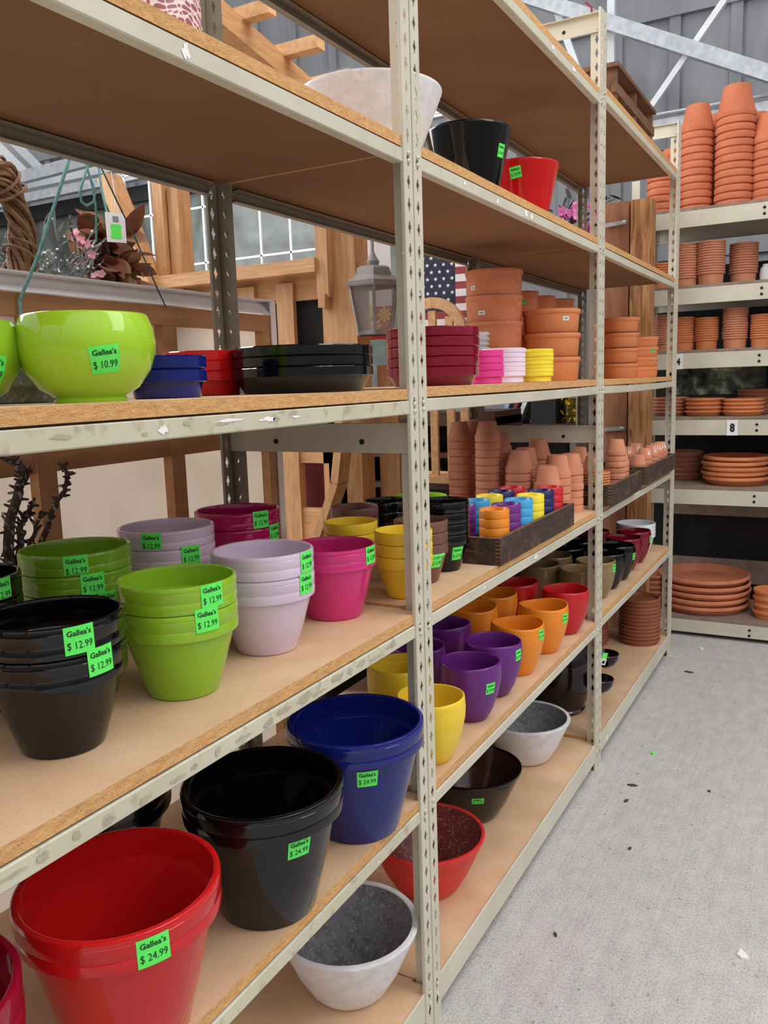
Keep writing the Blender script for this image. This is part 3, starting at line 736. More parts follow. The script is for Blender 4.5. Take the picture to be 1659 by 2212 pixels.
for key, r, n, x, y, where, mat in (
        ('sa', .040, 11, -.425, 1.165, 'in the leftmost tall stack behind the crate', TERRA_D),
        ('sb', .043, 11, -.308, 1.135, 'in the second tall stack behind the crate', TERRA_D),
        ('sc', .046, 7, -.204, 1.150, 'in the front stack behind red cups', TERRA_D),
        ('sd', .047, 5, -.111, 1.162, 'in the lowest stack behind the crate', TERRA_P),
        ('se', .047, 6, -.106, 1.262, 'in the stack right of the lowest one', TERRA_P),
        ('sf', .045, 6, -.088, 1.360, 'in the stack at the board end by the post', TERRA_P),
        ('sg', .046, 7, -.217, 1.256, 'in the half hidden stack behind the front one', TERRA_D),
        ('sh', .043, 8, -.205, 1.362, 'in the rearmost stack left of the post', TERRA_D),
        ('si', .043, 9, -.325, 1.290, 'in the shaded stack under the end beam', TERRA_D),
        ('sj', .040, 11, -.425, 1.270, 'in the dim stack between two tall stacks', TERRA_D)):
    terra_stack(key, r, r * 1.62, .0225, .0262, n, x, y, zB, where, mat, g6)

# ------------------------------------------------------------------ wooden crates
def crate(label, x0, x1, y0, y1, z, h, t=.013, group='old wooden trays'):
    r = thing('wooden_tray', label, 'crate', ((x0 + x1) / 2, (y0 + y1) / 2, z), 0, group)
    cx, cy = (x0 + x1) / 2, (y0 + y1) / 2
    def B(name, *a):
        m = MB(); m.box(*a, 0, top=1); return m.obj(name, [CRATE, CRATE_E], r, smooth=False)
    X0, X1, Y0, Y1 = x0 - cx, x1 - cx, y0 - cy, y1 - cy
    B('base_board', X0 + t, X1 - t, Y0 + t, Y1 - t, 0.0, .010)
    for xa in (X0, X1 - t):
        m = MB(); m.box(xa, xa + t, Y0, Y1, 0, h, 0, top=1)
        m.obj('side_panel', [CRATE, CRATE_E], r, smooth=False)
    for ya in (Y0, Y1 - t):
        # end with a routed hand slot and finger joints
        m = MB(); m.box(X0 + t, X1 - t, ya, ya + t, 0, h * .42, 0); m.box(X0 + t, X1 - t, ya, ya + t, h * .66, h, 0, top=1)
        m.box(X0 + t, -.045, ya, ya + t, h * .42, h * .66); m.box(.045, X1 - t, ya, ya + t, h * .42, h * .66)
        for q in range(7):
            for xa in (X0, X1 - t):
                m.box(xa - .0006, xa + t + .0006, ya - .0006 if ya < 0 else ya + t - .002, ya + .002 if ya < 0 else ya + t + .0006, h * q / 7, h * (q + .5) / 7, 1)
        m.obj('end_panel', [CRATE, CRATE_E], r, smooth=False)
    return r
crate('dark wooden tray holding small coloured cups in rainbow order', -.225, .004, .434, 1.085, zB, .070)
crate('dark wooden tray of clay pots just right of the second post', -.235, .030, 1.466, 1.965, ztop(2, 3), .076)
crate('dark wooden tray of tiny clay pots at the last post', -.215, .022, 2.095, 2.785, ztop(2, 3), .076)
# coloured cups
def tiny_cup_mesh(key, mat):
    if key in CACHE: return CACHE[key]
    r, H = .0405, .046; zb = H - .0235
    mb = MB(); mb.lathe([(0, 0), (.027, 0), (.0285, .0015), (r - .003, zb), (r - .0012, zb), (r, zb + .0015), (r, H - .0015), (r - .001, H), (r - .0032, H), (r - .004, H - .002), (.026, .005), (0, .005)], 36)
    CACHE[key] = mb.mesh('tiny', mat, angle=.6)
    return CACHE[key]
for c, word, cols in (('orange', 'orange', ((-.058, .552),)), ('cyanviolet', 'purple', ((-.060, .648), (-.170, .590))), ('sky', 'sky blue', ((-.060, .748), (-.170, .695))), ('lemon', 'yellow', ((-.060, .850), (-.170, .800))),
                      ('navy', 'navy', ((-.060, .946), (-.170, .898))), ('crimson', 'red', ((-.058, 1.034), (-.170, .995)))):
    for q, (x, y) in enumerate(cols):
        me = tiny_cup_mesh('tiny_' + c, G[c + '_satin'])
        for k in range(4):
            o = obj('small_cup', me, None, (x, y, zB + .0105 + k * .0237)); o.rotation_euler = (0, 0, random.uniform(0, 6))
            w = 'in the only %s stack in the tray' % word if len(cols) == 1 else ('in the front %s stack in the tray' % word if q == 0 else 'in the rear %s stack in the tray' % word)
            tag(o, lab(3 - k, 4, 'small %s cup' % word, w), 'small pot', 'small coloured cups in the tray')
# second and third tray
zI = ztop(2, 3) + .0105
me = pan_mesh('tiny_saucer', .062, .016, TERRA_O, .5)
for k in range(10):
    o = obj('clay_saucer', me, None, (-.062, 1.560, zI + k * .0098)); tag(o, lab(9 - k, 10, 'small clay saucer', 'in the stack right behind the second post'), 'saucer', 'saucers in the second tray')
terra_stack('ta', .038, .058, .018, .02, 1, -.062, 1.56, zI + .0098 * 9 + .0165, 'on the saucers behind the second post', TERRA_P, item='upturned clay pot')
terra_stack('tb', .040, .062, .019, .0235, 7, -.045, 1.842, zI, 'in the front stack of the second tray', TERRA_P)
terra_stack('tb', .036, .058, .019, .0235, 6, -.165, 1.735, zI, 'in the middle stack of the second tray', TERRA_P)
terra_stack('tc', .034, .055, .018, .0225, 5, -.045, 1.920, zI, 'in the corner stack of the second tray', TERRA_P)
terra_stack('td', .034, .056, .018, .022, 5, -.170, 1.90, zI, 'in the back stack of the second tray', TERRA_D)
def mini(x, y, n, where, tagged):
    me = small_terra_mesh('mini', .034, .050, .017, TERRA_P)
    for k in range(n):
        o = obj('terracotta_pot', me, None, (x, y, zI + k * .0195)); tag(o, lab(n - 1 - k, n, 'tiny clay pot', where), 'terracotta pot', 'tiny clay pots in the third tray')
        if k == n - 1 and tagged:
            rad = prof_fun([(.034 * .93, .017), (.0225, .050)])
            for th in tagged:
                mb = MB(); q = [(rad(.047) + .0006, .047, th - .25), (rad(.047) + .0006, .047, th + .25), (rad(.022) + .0006, .022, th + .2), (rad(.022) + .0006, .022, th - .2)]
                mb.add([(r_ * math.cos(a), r_ * math.sin(a), z_) for r_, z_, a in q], [(0, 1, 2, 3)])
                mb.obj('barcode_label', LABEL_W, o, smooth=False)
mini(-.035, 2.205, 4, 'in the tray\'s first front stack', ())
mini(-.125, 2.235, 5, 'in the tray\'s first rear stack', (-1.2,))
mini(-.035, 2.325, 5, 'in the tray\'s second front stack', (-.6,))
mini(-.125, 2.39, 5, 'in the tray\'s second rear stack', (-1.0,))
mini(-.035, 2.47, 5, 'in the tray\'s third front stack', (-.7,))
mini(-.040, 2.60, 5, 'in the tray\'s fourth front stack', (-.5, -1.2))
mini(-.130, 2.60, 5, 'in the tray\'s fourth rear stack', (-1.0,))
mini(-.040, 2.71, 5, 'in the tray\'s last front stack', (-.4, -1.1))
# bottom shelf, third bay: glazed brown saucers and the strawberry pot
zJ = ztop(0, 3)
def saucer_mesh(key, r, H, mat, n=56, base=.86):
    if key in CACHE: return CACHE[key]
    rb = r * base
    mb = MB(); mb.lathe([(0, 0), (rb - .004, 0), (rb, .002), (r - .006, H * .62), (r - .001, H * .66), (r, H * .78), (r - .001, H - .002), (r - .004, H), (r - .009, H), (r - .012, H - .004), (rb - .006, .008), (0, .007)], n)
    CACHE[key] = mb.mesh('saucer', mat, angle=.7)
    return CACHE[key]
def saucers(key, r, H, step, n, x, y, z, where, mat, group, item='terracotta saucer', base=.86, jit=.002):
    me = saucer_mesh(key, r, H, mat, base=base)
    for k in range(n):
        o = obj('plant_saucer', me, None, (x + random.uniform(-jit, jit), y + random.uniform(-jit, jit), z + k * step)); o.rotation_euler = (0, 0, random.uniform(0, 6))
        tag(o, lab(n - 1 - k, n, item, where), 'saucer', group)
saucers('brown', .103, .026, .0188, 12, -.118, 2.672, zJ, 'in the tall stack by the last post', TERRA_B, 'glazed brown saucers', 'glazed brown saucer', .92)
saucers('brown2', .085, .022, .016, 7, -.330, 2.55, zJ, 'in the shorter stack behind the tall one', TERRA_B, 'glazed brown saucers', 'glazed brown saucer', .92)
sp = thing('strawberry_pot', 'dark brown glazed pot with side cups behind the second post', 'strawberry pot', (-.215, 1.655, zJ), 0)
mb = MB(); mb.lathe([(0, 0), (.088, 0), (.094, .004), (.10, .016), (.096, .022), (.125, .10), (.138, .17), (.128, .25), (.10, .31), (.098, .335), (.104, .345), (.096, .35), (.088, .345), (.09, .31), (.12, .23), (.125, .15), (.085, .02), (0, .015)], 56)
mb.obj('body', G['choc'], sp, angle=.9)
for (th, z, r0, s) in ((.32, .195, .175, 1.15), (-.10, .115, .165, 1.15), (1.5, .13, .155, 1.0), (-2.0, .16, .15, 1.0)):
    mb = MB(); cx, cy = r0 * math.cos(th), r0 * math.sin(th)
    mb.lathe([(a_ * s, c_ * s) for a_, c_ in [(.0, 0), (.018, .002), (.036, .016), (.045, .034), (.047, .05), (.045, .052), (.042, .05), (.038, .03), (.015, .012), (0, .012)]], 28, c=(cx, cy, z - .015))
    mb.obj('side_cup', G['choc'], sp, angle=.9)
# its hanging tag
ht = MB(); ht.box(-.012, .012, -.0005, .0005, -.05, -.024, 1); ht.box(-.014, .010, -.0005, .0005, -.024, .0, 0); ht.box(-.006, .006, -.0009, -.0005, -.044, -.032, 2)
t_ = ht.obj('hang_tag', [STICK, LABEL_W, INK_K], sp, (.186, -.012, .262), smooth=False); t_.rotation_euler = (.1, .25, .9)

# ------------------------------------------------------------------ far rack with terracotta, across the end of the aisle
YR = 3.2; DR = .52
FR = thing('storage_rack', 'far beige steel rack of terracotta pots across the aisle end', 'shelving', (0, 0, 0))
ZR = [.094, .819, 1.192, 1.544, 1.877, 2.266]
XR0, XR1 = -.30, 1.15
for l, z in enumerate(ZR):
    mb = MB(); mb.box(XR0, XR1, YR + .004, YR + DR - .004, z + .001, z + .016); mb.obj('shelf_board', SHELFGREY, FR, smooth=False)
    for yy, nm in ((YR, 'front_beam'), (YR + DR, 'back_beam')):
        mb = MB(); s = 1 if yy == YR else -1
        h = .080 if l else .070
        mb.box(XR0, XR1, yy - .001, yy + .001, z - h, z); mb.box(XR0, XR1, min(yy, yy + .02 * s), max(yy, yy + .02 * s), z - .002, z)
        mb.box(XR0, XR1, min(yy, yy + .012 * s), max(yy, yy + .012 * s), z - h, z - h + .002)
        bm_ = mb.obj(nm, STEEL, FR, smooth=False)
        if yy == YR:
            bo = MB()
            for xb in (.348, ):
                for dz in (.025, .055):
                    bo.lathe([(0, 0), (.007, 0), (.007, .003), (.004, .005), (0, .005)], 12)
                    for i in range(len(bo.v) - 38, len(bo.v)):
                        a, c, d_ = bo.v[i]; bo.v[i] = (xb + a, yy - .001 - d_, z - dz + c)
            bo.obj('bolt', BLACK, bm_, smooth=False)
for x in (XR0, XR1):
    for y in (YR + .003, YR + DR - .003):
        mb = MB(); s = 1 if x == XR0 else -1
        mb.box(min(x, x + .04 * s), max(x, x + .04 * s), y - .001, y + .001, 0, 2.45); mb.box(x - .001, x + .001, min(y, y + .04 * (1 if y < 3.4 else -1)), max(y, y + .04 * (1 if y < 3.4 else -1)), 0, 2.45)
        mb.obj('post', STEEL, FR, smooth=False)
mb = MB(); mb.box(-.2, 1.1, 3.722, 3.74, .60, .70); mb.box(-.2, 1.1, 3.722, 3.74, .20, .34); mb.obj('back_rail', SHELFGREY, FR, smooth=False)
def number_sign(n, x, z, w=.054, h=.080):
    s = thing('number_sign', 'white card reading %s on the far rack beam' % {'8': 'eight in black', '4': 'four, half hidden by the post,'}[n], 'sign', (x, YR - .0045, z), 0, None)
    mb = MB(); mb.box(-w / 2, w / 2, -.0012, .0012, -h / 2, h / 2); mb.obj('card', LABEL_W, s, smooth=False)
    v, f, a = text_mesh(n, .045)
    mb = MB(); sc = w * .46; mb.add([(p[0] * sc, -.0022, p[1] * sc * 1.25) for p in v], f); mb.obj('lettering', INK_K, s, smooth=False)
P8 = (.2315, 1.151); P4 = (-.0735, 1.502)
number_sign('8', *P8); number_sign('4', P4[0] + .028, P4[1], .046)
ZT = [z + .016 for z in ZR]
# top shelf: upturned tapered pots
def tall_terra(r, n, x, y, where, step=.037, mat=TERRA_O):
    terra_stack('tall%.3f' % r, r, r * 1.62, .031, step, n, x, y, ZT[5], where, mat, 'upturned pots on the far rack top', 'upturned terracotta pot', jit=.0015)
TERRA_T = noise_mat('terracotta_top', (184, 100, 66), (200, 116, 80), scale=10, rough=.85)
for r, n, x, y, w in ((.086, 12, -.010, 3.40, 'in the tall stack behind the last post'), (.080, 12, .070, 3.60, 'in the stack behind two tall stacks'),
                      (.098, 13, .183, 3.385, 'in the tallest stack on top of the far rack'), (.090, 9, .345, 3.40, 'in the stack at the right picture edge'), (.085, 11, .262, 3.60, 'in the rear stack behind the tallest'),
                      (.082, 6, -.185, 3.41, 'in the low stack left of the last post'), (.080, 8, -.165, 3.58, 'in the rear stack left of the last post')):
    tall_terra(r, n, x, y, w, mat=TERRA_T)
def upright(key, r, H, band, step, n, x, y, l, where, mat=TERRA_O, group=None):
    terra_stack(key, r, H, band, step, n, x, y, ZT[l], where, mat, group, 'terracotta pot', up=True, jit=.0015)
gg = 'nested pots on the far rack second shelf'
for i, (r, n, x, y, w, m) in enumerate(((.062, 7, -.175, 3.34, 'in the low stack behind the last post', TERRA_O), (.058, 14, -.035, 3.33, 'in the first ribbed stack right of the post', TERRA_P),
                                        (.072, 13, .086, 3.33, 'in the middle ribbed stack on second shelf', TERRA_P), (.072, 12, .235, 3.43, 'in the shaded stack beside the white jug', TERRA_D))):
    upright('up%.3f' % r, r, r * .95, .0105, .0132, n, x, y, 4, w, m, gg)
gg = 'nested pots on the far rack third shelf'
for i, (r, n, x, y, w, m) in enumerate(((.052, 13, -.150, 3.36, 'in the stack left of the last post', TERRA_P), (.058, 11, -.045, 3.36, 'in the stack beside sign four', TERRA_O),
                                        (.061, 10, .071, 3.35, 'in the squat orange stack on third shelf', TERRA_O), (.064, 13, .213, 3.35, 'in the tallest ribbed stack on third shelf', TERRA_P), (.060, 10, .345, 3.35, 'in the stack cut by the right edge', TERRA_O))):
    upright('uq%.3f' % r, r, r * .95, .0100, .0125, n, x, y, 3, w, m, gg)
gs = 'saucers on the far rack'
saucers('fs1', .098, .026, .019, 5, -.120, 3.42, ZT[2], 'in the left stack behind the last post', TERRA_D, gs)
saucers('fs2', .103, .030, .022, 4, .070, 3.36, ZT[2], 'in the middle stack left of sign eight', TERRA_O, gs)
saucers('fs3', .105, .030, .0205, 4, .265, 3.34, ZT[2], 'in the right stack above sign eight', TERRA_O, gs)
saucers('fs3b', .095, .03, .021, 6, .305, 3.56, ZT[2], 'in the dark stack at the back right', TERRA_D, gs)
saucers('fs4', .172, .046, .0275, 5, .232, 3.39, ZT[1], 'in the large stack below sign eight', TERRA_O, gs, 'large terracotta saucer', .84, .006)
saucers('fs5', .110, .04, .03, 5, -.070, 3.58, ZT[1], 'in the shadowed stack left of the large one', TERRA_D, gs)
saucers('fs6', .250, .050, .0375, 5, .075, 3.462, ZT[0], 'in the widest stack near the floor', TERRA, gs, 'very large terracotta saucer', .88, .006)
saucers('fs7', .085, .045, .038, 4, .430, 3.36, ZT[0], 'in the stack at the lower right edge', TERRA_O, gs, 'deep terracotta saucer', .86)
saucers('fs8', .11, .036, .030, 6, -.205, 3.42, ZT[0], 'in the shaded stack left of the widest', TERRA_D, gs)
mb = MB(); mb.lathe([(0, 0), (.03, 0), (.032, .05), (.028, .08), (.018, .09), (.018, .10), (0, .10)], 20); tag(mb.obj('white_jug', LABEL_W, None, (.345, 3.44, ZT[4])), 'small white jug at the right edge of the far rack', 'jug')
# glass jars behind, on the shelf with the window
# ------------------------------------------------------------------ timber post behind the racks
TP = thing('timber_post', 'brown timber post built of two boards between the racks', 'post', (0, 0, 0))
mb = MB(); mb.box(-.40, -.272, 3.02, 3.075, 0, 2.32); mb.obj('post_board', TIMBER_D, TP, smooth=False, label='plain reddish board')
mb = MB(); mb.box(-.262, -.157, 3.005, 3.11, 0, 2.32); mb.obj('post_board', TIMBER, TP, smooth=False, label='board with bold wavy grain')
for z in (2.213, 1.159):
    mb = MB(); mb.bar((-.40, 3.0, z - .005), (-.285, 3.0, z + .003), .006, .02); mb.tube([(-.30, 2.998, z), (-.28, 2.996, z + .001)], .010, 10)
    mb.obj('metal_strap', GALV, TP, smooth=False)
# ------------------------------------------------------------------ roof steel in front of the back wall
RT = thing('roof_truss', 'white and galvanised steel roof truss in front of the grey wall', 'roof truss', (0, 0, 0))
mb = MB(); mb.bar((-1.75, 4.1, 4.17), (1.3, 4.1, 2.60), .06, .085, up=(0, 0, 1)); mb.obj('sloped_chord', GALV, RT, smooth=False)
mb = MB(); mb.bar((-.655, 4.17, 3.05), (-.665, 4.17, 5.2), .045, .045, up=(0, 1, 0)); mb.obj('upright_tube', WHITE_STEEL, RT, smooth=False)
mb = MB(); mb.bar((.36, 4.14, 4.04), (-.48, 4.14, 2.98), .035, .035, up=(0, 1, 0)); mb.obj('diagonal_brace', WHITE_STEEL, RT, smooth=False)
mb = MB(); mb.bar((-1.02, 4.14, 3.82), (-.80, 4.14, 3.22), .04, .04, up=(0, 1, 0)); mb.obj('short_brace', WHITE_STEEL, RT, smooth=False)
mb = MB(); mb.bar((-.55, 4.2, 2.98), (1.6, 4.2, 2.98), .05, .075); mb.tube([(-.5, 4.15, 3.03), (1.6, 4.15, 3.03)], .012, 8); mb.obj('lower_chord', GALV, RT, smooth=False)
mb = MB(); mb.tube([(-.45, 4.2, 2.80), (1.6, 4.2, 2.80)], .03, 10); mb.obj('pipe', BLACK, RT)
mb = MB(); mb.tube([(-.79, 4.05, 3.74), (-.75, 4.04, 3.70), (-.735, 4.04, 3.4), (-.70, 4.04, 3.1), (-.69, 4.04, 2.98)], .007, 6)
tag(mb.obj('cord', noise_mat('cord_red', (150, 30, 60), (176, 40, 70), scale=40), None), 'thin red cord hanging from the sloping roof beam', 'cord')
# wooden crate on the top boards
PALLET = noise_mat('pallet_brown', (92, 62, 42), (122, 84, 58), scale=8, stretch=(5, 1, 5), rough=.8, bump=.1)
PC = thing('slatted_crate', 'brown wooden slatted crate lying on top of the shelving', 'crate', (-.16, 1.93, ztop(5, 3)))
for y in (-.30, .0, .30):
    mb = MB(); mb.box(-.17, .155, y - .012, y + .012, 0, .105); mb.obj('crosspiece', PALLET, PC, smooth=False)
for x, z in ((-.16, .105), (-.05, .105), (.06, .105), (.145, .105)):
    mb = MB(); mb.box(x - .035, x + .02, -.325, .33, z, z + .014); mb.obj('slat', PALLET, PC, smooth=False)
mb = MB(); mb.box(.140, .158, -.325, .33, .02, .055); mb.obj('slat', PALLET, PC, smooth=False)

# ------------------------------------------------------------------ behind the left bays: stretched canvas
CV = thing('stretched_canvas', 'large stretched canvas seen from the back, leaning behind the shelves', 'canvas', (-.62, 0, 0))
y0, y1, zt = -1.05, .358, 1.664
mb = MB(); mb.box(-.022, -.018, y0, y1, 0, zt); mb.obj('canvas_sheet', CANVAS, CV, smooth=False)
mb = MB(); mb.box(-.018, .022, y0, y1, zt - .004, zt); mb.add([(.0225, y0, zt - .038), (.0225, y1, zt - .038), (.019, y1, zt - .036), (-.018, y1, zt + .004), (-.018, y0, zt + .004), (.019, y0, zt - .036)], [(0, 1, 2, 5), (5, 2, 3, 4)]); mb.box(-.018, .022, y1 - .004, y1, 0, zt); mb.box(.018, .0225, y1 - .022, y1 - .004, 0, zt)
mb.obj('folded_edge', GESSO, CV, smooth=False)
mb = MB(); mb.box(-.010, .017, y0, y1 - .005, zt - .082, zt - .040); mb.obj('stretcher_bar', WOOD_F, CV, smooth=False)
mb = MB(); mb.box(-.010, .017, y0, y1 - .005, 0, .05); mb.obj('stretcher_bar', WOOD_F, CV, smooth=False)
for z in (1.285,):
    mb = MB(); mb.box(-.010, .012, y0, y1 - .045, z, z + .042); mb.obj('cross_bar', WOOD_F, CV, smooth=False)
for y in (-.412, -.045, y1 - .032):
    mb = MB(); mb.box(-.010, .016, y - .022, y + .022, .05, zt - .062); mb.obj('upright_bar', WOOD_F, CV, smooth=False)
mb = MB(); mb.box(-.66, -.645, .40, .416, 0, 1.66); tag(mb.obj('picture_strip', GESSO, None, smooth=False), 'narrow white edge of a second canvas beside the first', 'canvas')

# twine
TEAL = noise_mat('teal_twine', (104, 164, 166), (146, 198, 198), scale=80, rough=.9)
def twine(label, pts, r=.0028, mat=TEAL, name='twine_cord'):
    mb = MB(); P2 = []
    for a, c in zip(pts, pts[1:]):
        for t in range(6): P2.append(Vector(a).lerp(Vector(c), t / 6))
    P2.append(Vector(pts[-1])); mb.tube(P2, r, 6)
    return tag(mb.obj(name, mat, None), label, 'string')
twine('pale teal twine tied from shelf beam down to the canvas', [(-.52, -.369, 1.862), (-.545, -.398, 1.765), (-.56, -.421, 1.694), (-.594, -.446, 1.61), (-.594, -.448, 1.524)], .0032)
twine('looped teal twine hanging under the shelf beam', [(-.52, -.325, 1.862), (-.52, -.340, 1.83), (-.52, -.351, 1.807), (-.52, -.348, 1.79), (-.52, -.336, 1.785), (-.52, -.318, 1.795), (-.52, -.313, 1.815), (-.52, -.325, 1.845), (-.52, -.33, 1.862), (-.52, -.318, 1.82), (-.53, -.305, 1.79), (-.55, -.288, 1.766), (-.56, -.283, 1.73)], .0022)
twine('dark green twine reaching over the canvas edge', [(-.52, -.293, 1.862), (-.53, -.25, 1.81), (-.56, -.179, 1.755), (-.594, -.088, 1.662), (-.594, -.062, 1.619)], .0016, noise_mat('twine_dark', (54, 84, 84), (84, 110, 108), scale=80))

# grapevine wreath
VINE = noise_mat('grapevine', (92, 64, 42), (142, 106, 74), scale=30, rough=.85, stretch=(1, 1, 3))
WR = thing('hanging_wreath', 'brown twisted grapevine wreath cut by the left frame edge', 'wreath', (-.70, -.430, 1.760), .2)
mb = MB(); rnd = random.Random(3)
for q in range(26):
    pts = []; ph = rnd.uniform(0, 6.28); rr = rnd.uniform(.004, .030); w = rnd.choice((2, 3, 3, 4)); R0 = .105 + rnd.uniform(-.006, .006)
    for k in range(49):
        a = 2 * PI * k / 48; R = R0 + rr * math.cos(w * a + ph)
        pts.append((rr * .9 * math.sin(w * a + ph), R * math.cos(a), R * 1.12 * math.sin(a)))
    mb.tube(pts, rnd.uniform(.0035, .006), 6, cap=False)
mb.obj('vine_ring', VINE, WR)
mb = MB()
for a0 in (.62, -.5, 2.4):
    pts = []
    for k in range(25):
        t = 2 * PI * k / 24 * 1.5; a = a0 + k * .012
        pts.append((.033 * math.sin(t), (.105 + .035 * math.cos(t)) * math.cos(a), (.105 + .035 * math.cos(t)) * 1.12 * math.sin(a)))
    mb.tube(pts, .0032, 6)
mb.obj('binding_vine', VINE, WR)

# dried leaf swag
LEAF = noise_mat('dried_leaf', (96, 46, 26), (140, 78, 46), scale=30, rough=.6); LEAF2 = noise_mat('dried_leaf_pale', (150, 106, 72), (176, 134, 100), scale=30, rough=.6)
LEAF3 = noise_mat('dried_leaf_olive', (74, 58, 34), (108, 88, 54), scale=30, rough=.6)
def leaf(mb, p, d, L_, wd, curl, rnd, mi=0, n=6):
    d = Vector(d).normalized(); s = d.cross(Vector((rnd.uniform(-1, 1), rnd.uniform(-1, 1), 1))).normalized(); up = s.cross(d)
    vs = []; fs = []
    for k in range(n + 1):
        t = k / n; w = wd * math.sin(PI * min(1, t * .93 + .06)) ** .8
        c = Vector(p) + d * (L_ * t) + up * (curl * L_ * t * t)
        vs += [c - s * w + up * (w * .4), c, c + s * w + up * (w * .4)]
    for k in range(n):
        a = k * 3; fs += [(a, a + 1, a + 4, a + 3), (a + 1, a + 2, a + 5, a + 4)]
    mb.add(vs, fs, mi)
rnd = random.Random(11)
SW = thing('dried_leaf_swag', 'bunch of large brown dried leaves hanging above the canvas', 'leaf swag', (-.80, -.015, 1.752))
mb = MB()
for k in range(120):
    a = rnd.uniform(0, 6.28); el = rnd.uniform(-1.2, 1.0)
    d = Vector((math.cos(a) * .7, math.sin(a), el))
    leaf(mb, Vector((rnd.uniform(-.03, .03), rnd.uniform(-.045, .045), rnd.uniform(-.10, .065))), d, rnd.uniform(.055, .095), rnd.uniform(.018, .032), rnd.uniform(-.6, .6), rnd, rnd.choice((0, 0, 0, 1, 2)))
mb.obj('leaves', [LEAF, LEAF2, LEAF3], SW, angle=1.2)
mb = MB(); mb.tube([(0, 0, .09), (-.005, -.01, .16), (0, -.02, .24)], .003, 6); mb.obj('hanging_loop', TEAL, SW)
HT = thing('hanging_tag', 'white card with a small green picture hanging before brown leaves', 'tag', (-.70, -.091, 1.800), PI / 2 - .5)
mb = MB(); mb.box(-.0215, .0215, -.0008, .0008, -.032, .032); mb.obj('card', LABEL_W, HT, smooth=False)
mb = MB(); mb.box(-.012, .011, -.0016, -.001, -.024, .002); mb.add([(-.013, -.0018, .002), (.012, -.0018, .002), (.009, -.0018, .007), (-.010, -.0018, .007)], [(0, 1, 2, 3)]); mb.obj('printed_picture', STICK, HT, smooth=False)
mb = MB(); mb.box(-.006, .007, -.0016, -.001, .012, .024); mb.obj('printed_picture', INK_G, HT, smooth=False)
mb = MB(); mb.tube([(0, 0, .03), (.004, 0, .07), (0, .003, .12)], .001, 5); mb.obj('thread', CLEAR, HT)

# blossom, frosted greenery
PINKP = noise_mat('petal_pink', (232, 150, 172), (246, 190, 206), scale=30, rough=.6); TWIG = noise_mat('twig_bark', (58, 42, 38), (96, 74, 66), scale=40, rough=.8, speck=(216, 210, 210), speck_scale=110, speck_amt=.7)
FROST = noise_mat('frosted_leaf', (84, 92, 86), (158, 164, 160), scale=40, rough=.8); WHITEBUD = noise_mat('white_bud', (220, 220, 222), (240, 240, 240), scale=20)
def flower(mb, c, r, rnd, mi=0, n=5):
    c = Vector(c); ax = Vector((rnd.uniform(.2, 1), rnd.uniform(-1, .2), rnd.uniform(-.3, .8))).normalized(); u = ax.orthogonal().normalized(); v = ax.cross(u)
    for k in range(n):
        a = 2 * PI * k / n; d = u * math.cos(a) + v * math.sin(a); s = ax.cross(d)
        mb.add([c, c + d * r * .6 + s * r * .45 + ax * r * .25, c + d * r + ax * r * .45, c + d * r * .6 - s * r * .45 + ax * r * .25], [(0, 1, 2, 3)], mi)
rnd = random.Random(5)
BB = thing('hanging_blossom_branch', 'small artificial pink blossom branch beside the brown leaves', 'branch', (-.76, -.143, 1.692))
mb = MB(); mb.tube([(0, .05, -.04), (0, .02, .03), (.005, -.025, .09), (.01, -.03, .13)], .003, 6); mb.tube([(0, .02, .03), (.01, .05, .06)], .002, 5); mb.obj('stem', TWIG, BB)
mb = MB()
for k in range(15):
    t = rnd.random(); flower(mb, (rnd.uniform(-.01, .02), .045 - .075 * t + rnd.uniform(-.015, .015), -.02 + .15 * t), rnd.uniform(.007, .012), rnd)
mb.obj('blossoms', PINKP, BB, angle=1.2)
FG = thing('frosted_greenery', 'grey green frosted fir spray with white buds above the canvas', 'foliage', (-.82, -.20, 1.660))
mb = MB()
for q in range(64):
    a = rnd.uniform(-.2, 3.3); d = Vector((rnd.uniform(-.4, .4), math.cos(a), max(-.1, abs(math.sin(a)) * .75))).normalized(); Lq = rnd.uniform(.07, .16)
    b0 = Vector((rnd.uniform(-.04, .04), rnd.uniform(-.075, .06), 0)); mb.tube([b0, b0 + d * Lq], .0015, 5)
    for k in range(9):
        leaf(mb, b0 + d * Lq * (k + 1) / 9, d + Vector((rnd.uniform(-.8, .8), rnd.uniform(-.8, .8), rnd.uniform(-.6, .8))), rnd.uniform(.018, .04), .0035, rnd.uniform(-.4, .2), rnd, 0, 3)
    if q % 2: mb.lathe([(0, -.004), (.004, 0), (0, .004)], 6, mi=1, c=tuple(b0 + d * Lq))
    if q % 2: mb.lathe([(0, -.003), (.003, 0), (0, .003)], 6, mi=1, c=tuple(b0 + d * Lq * .7 + Vector((.01, .01, .01))))
mb.obj('sprigs', [FROST, WHITEBUD], FG, angle=1.2)
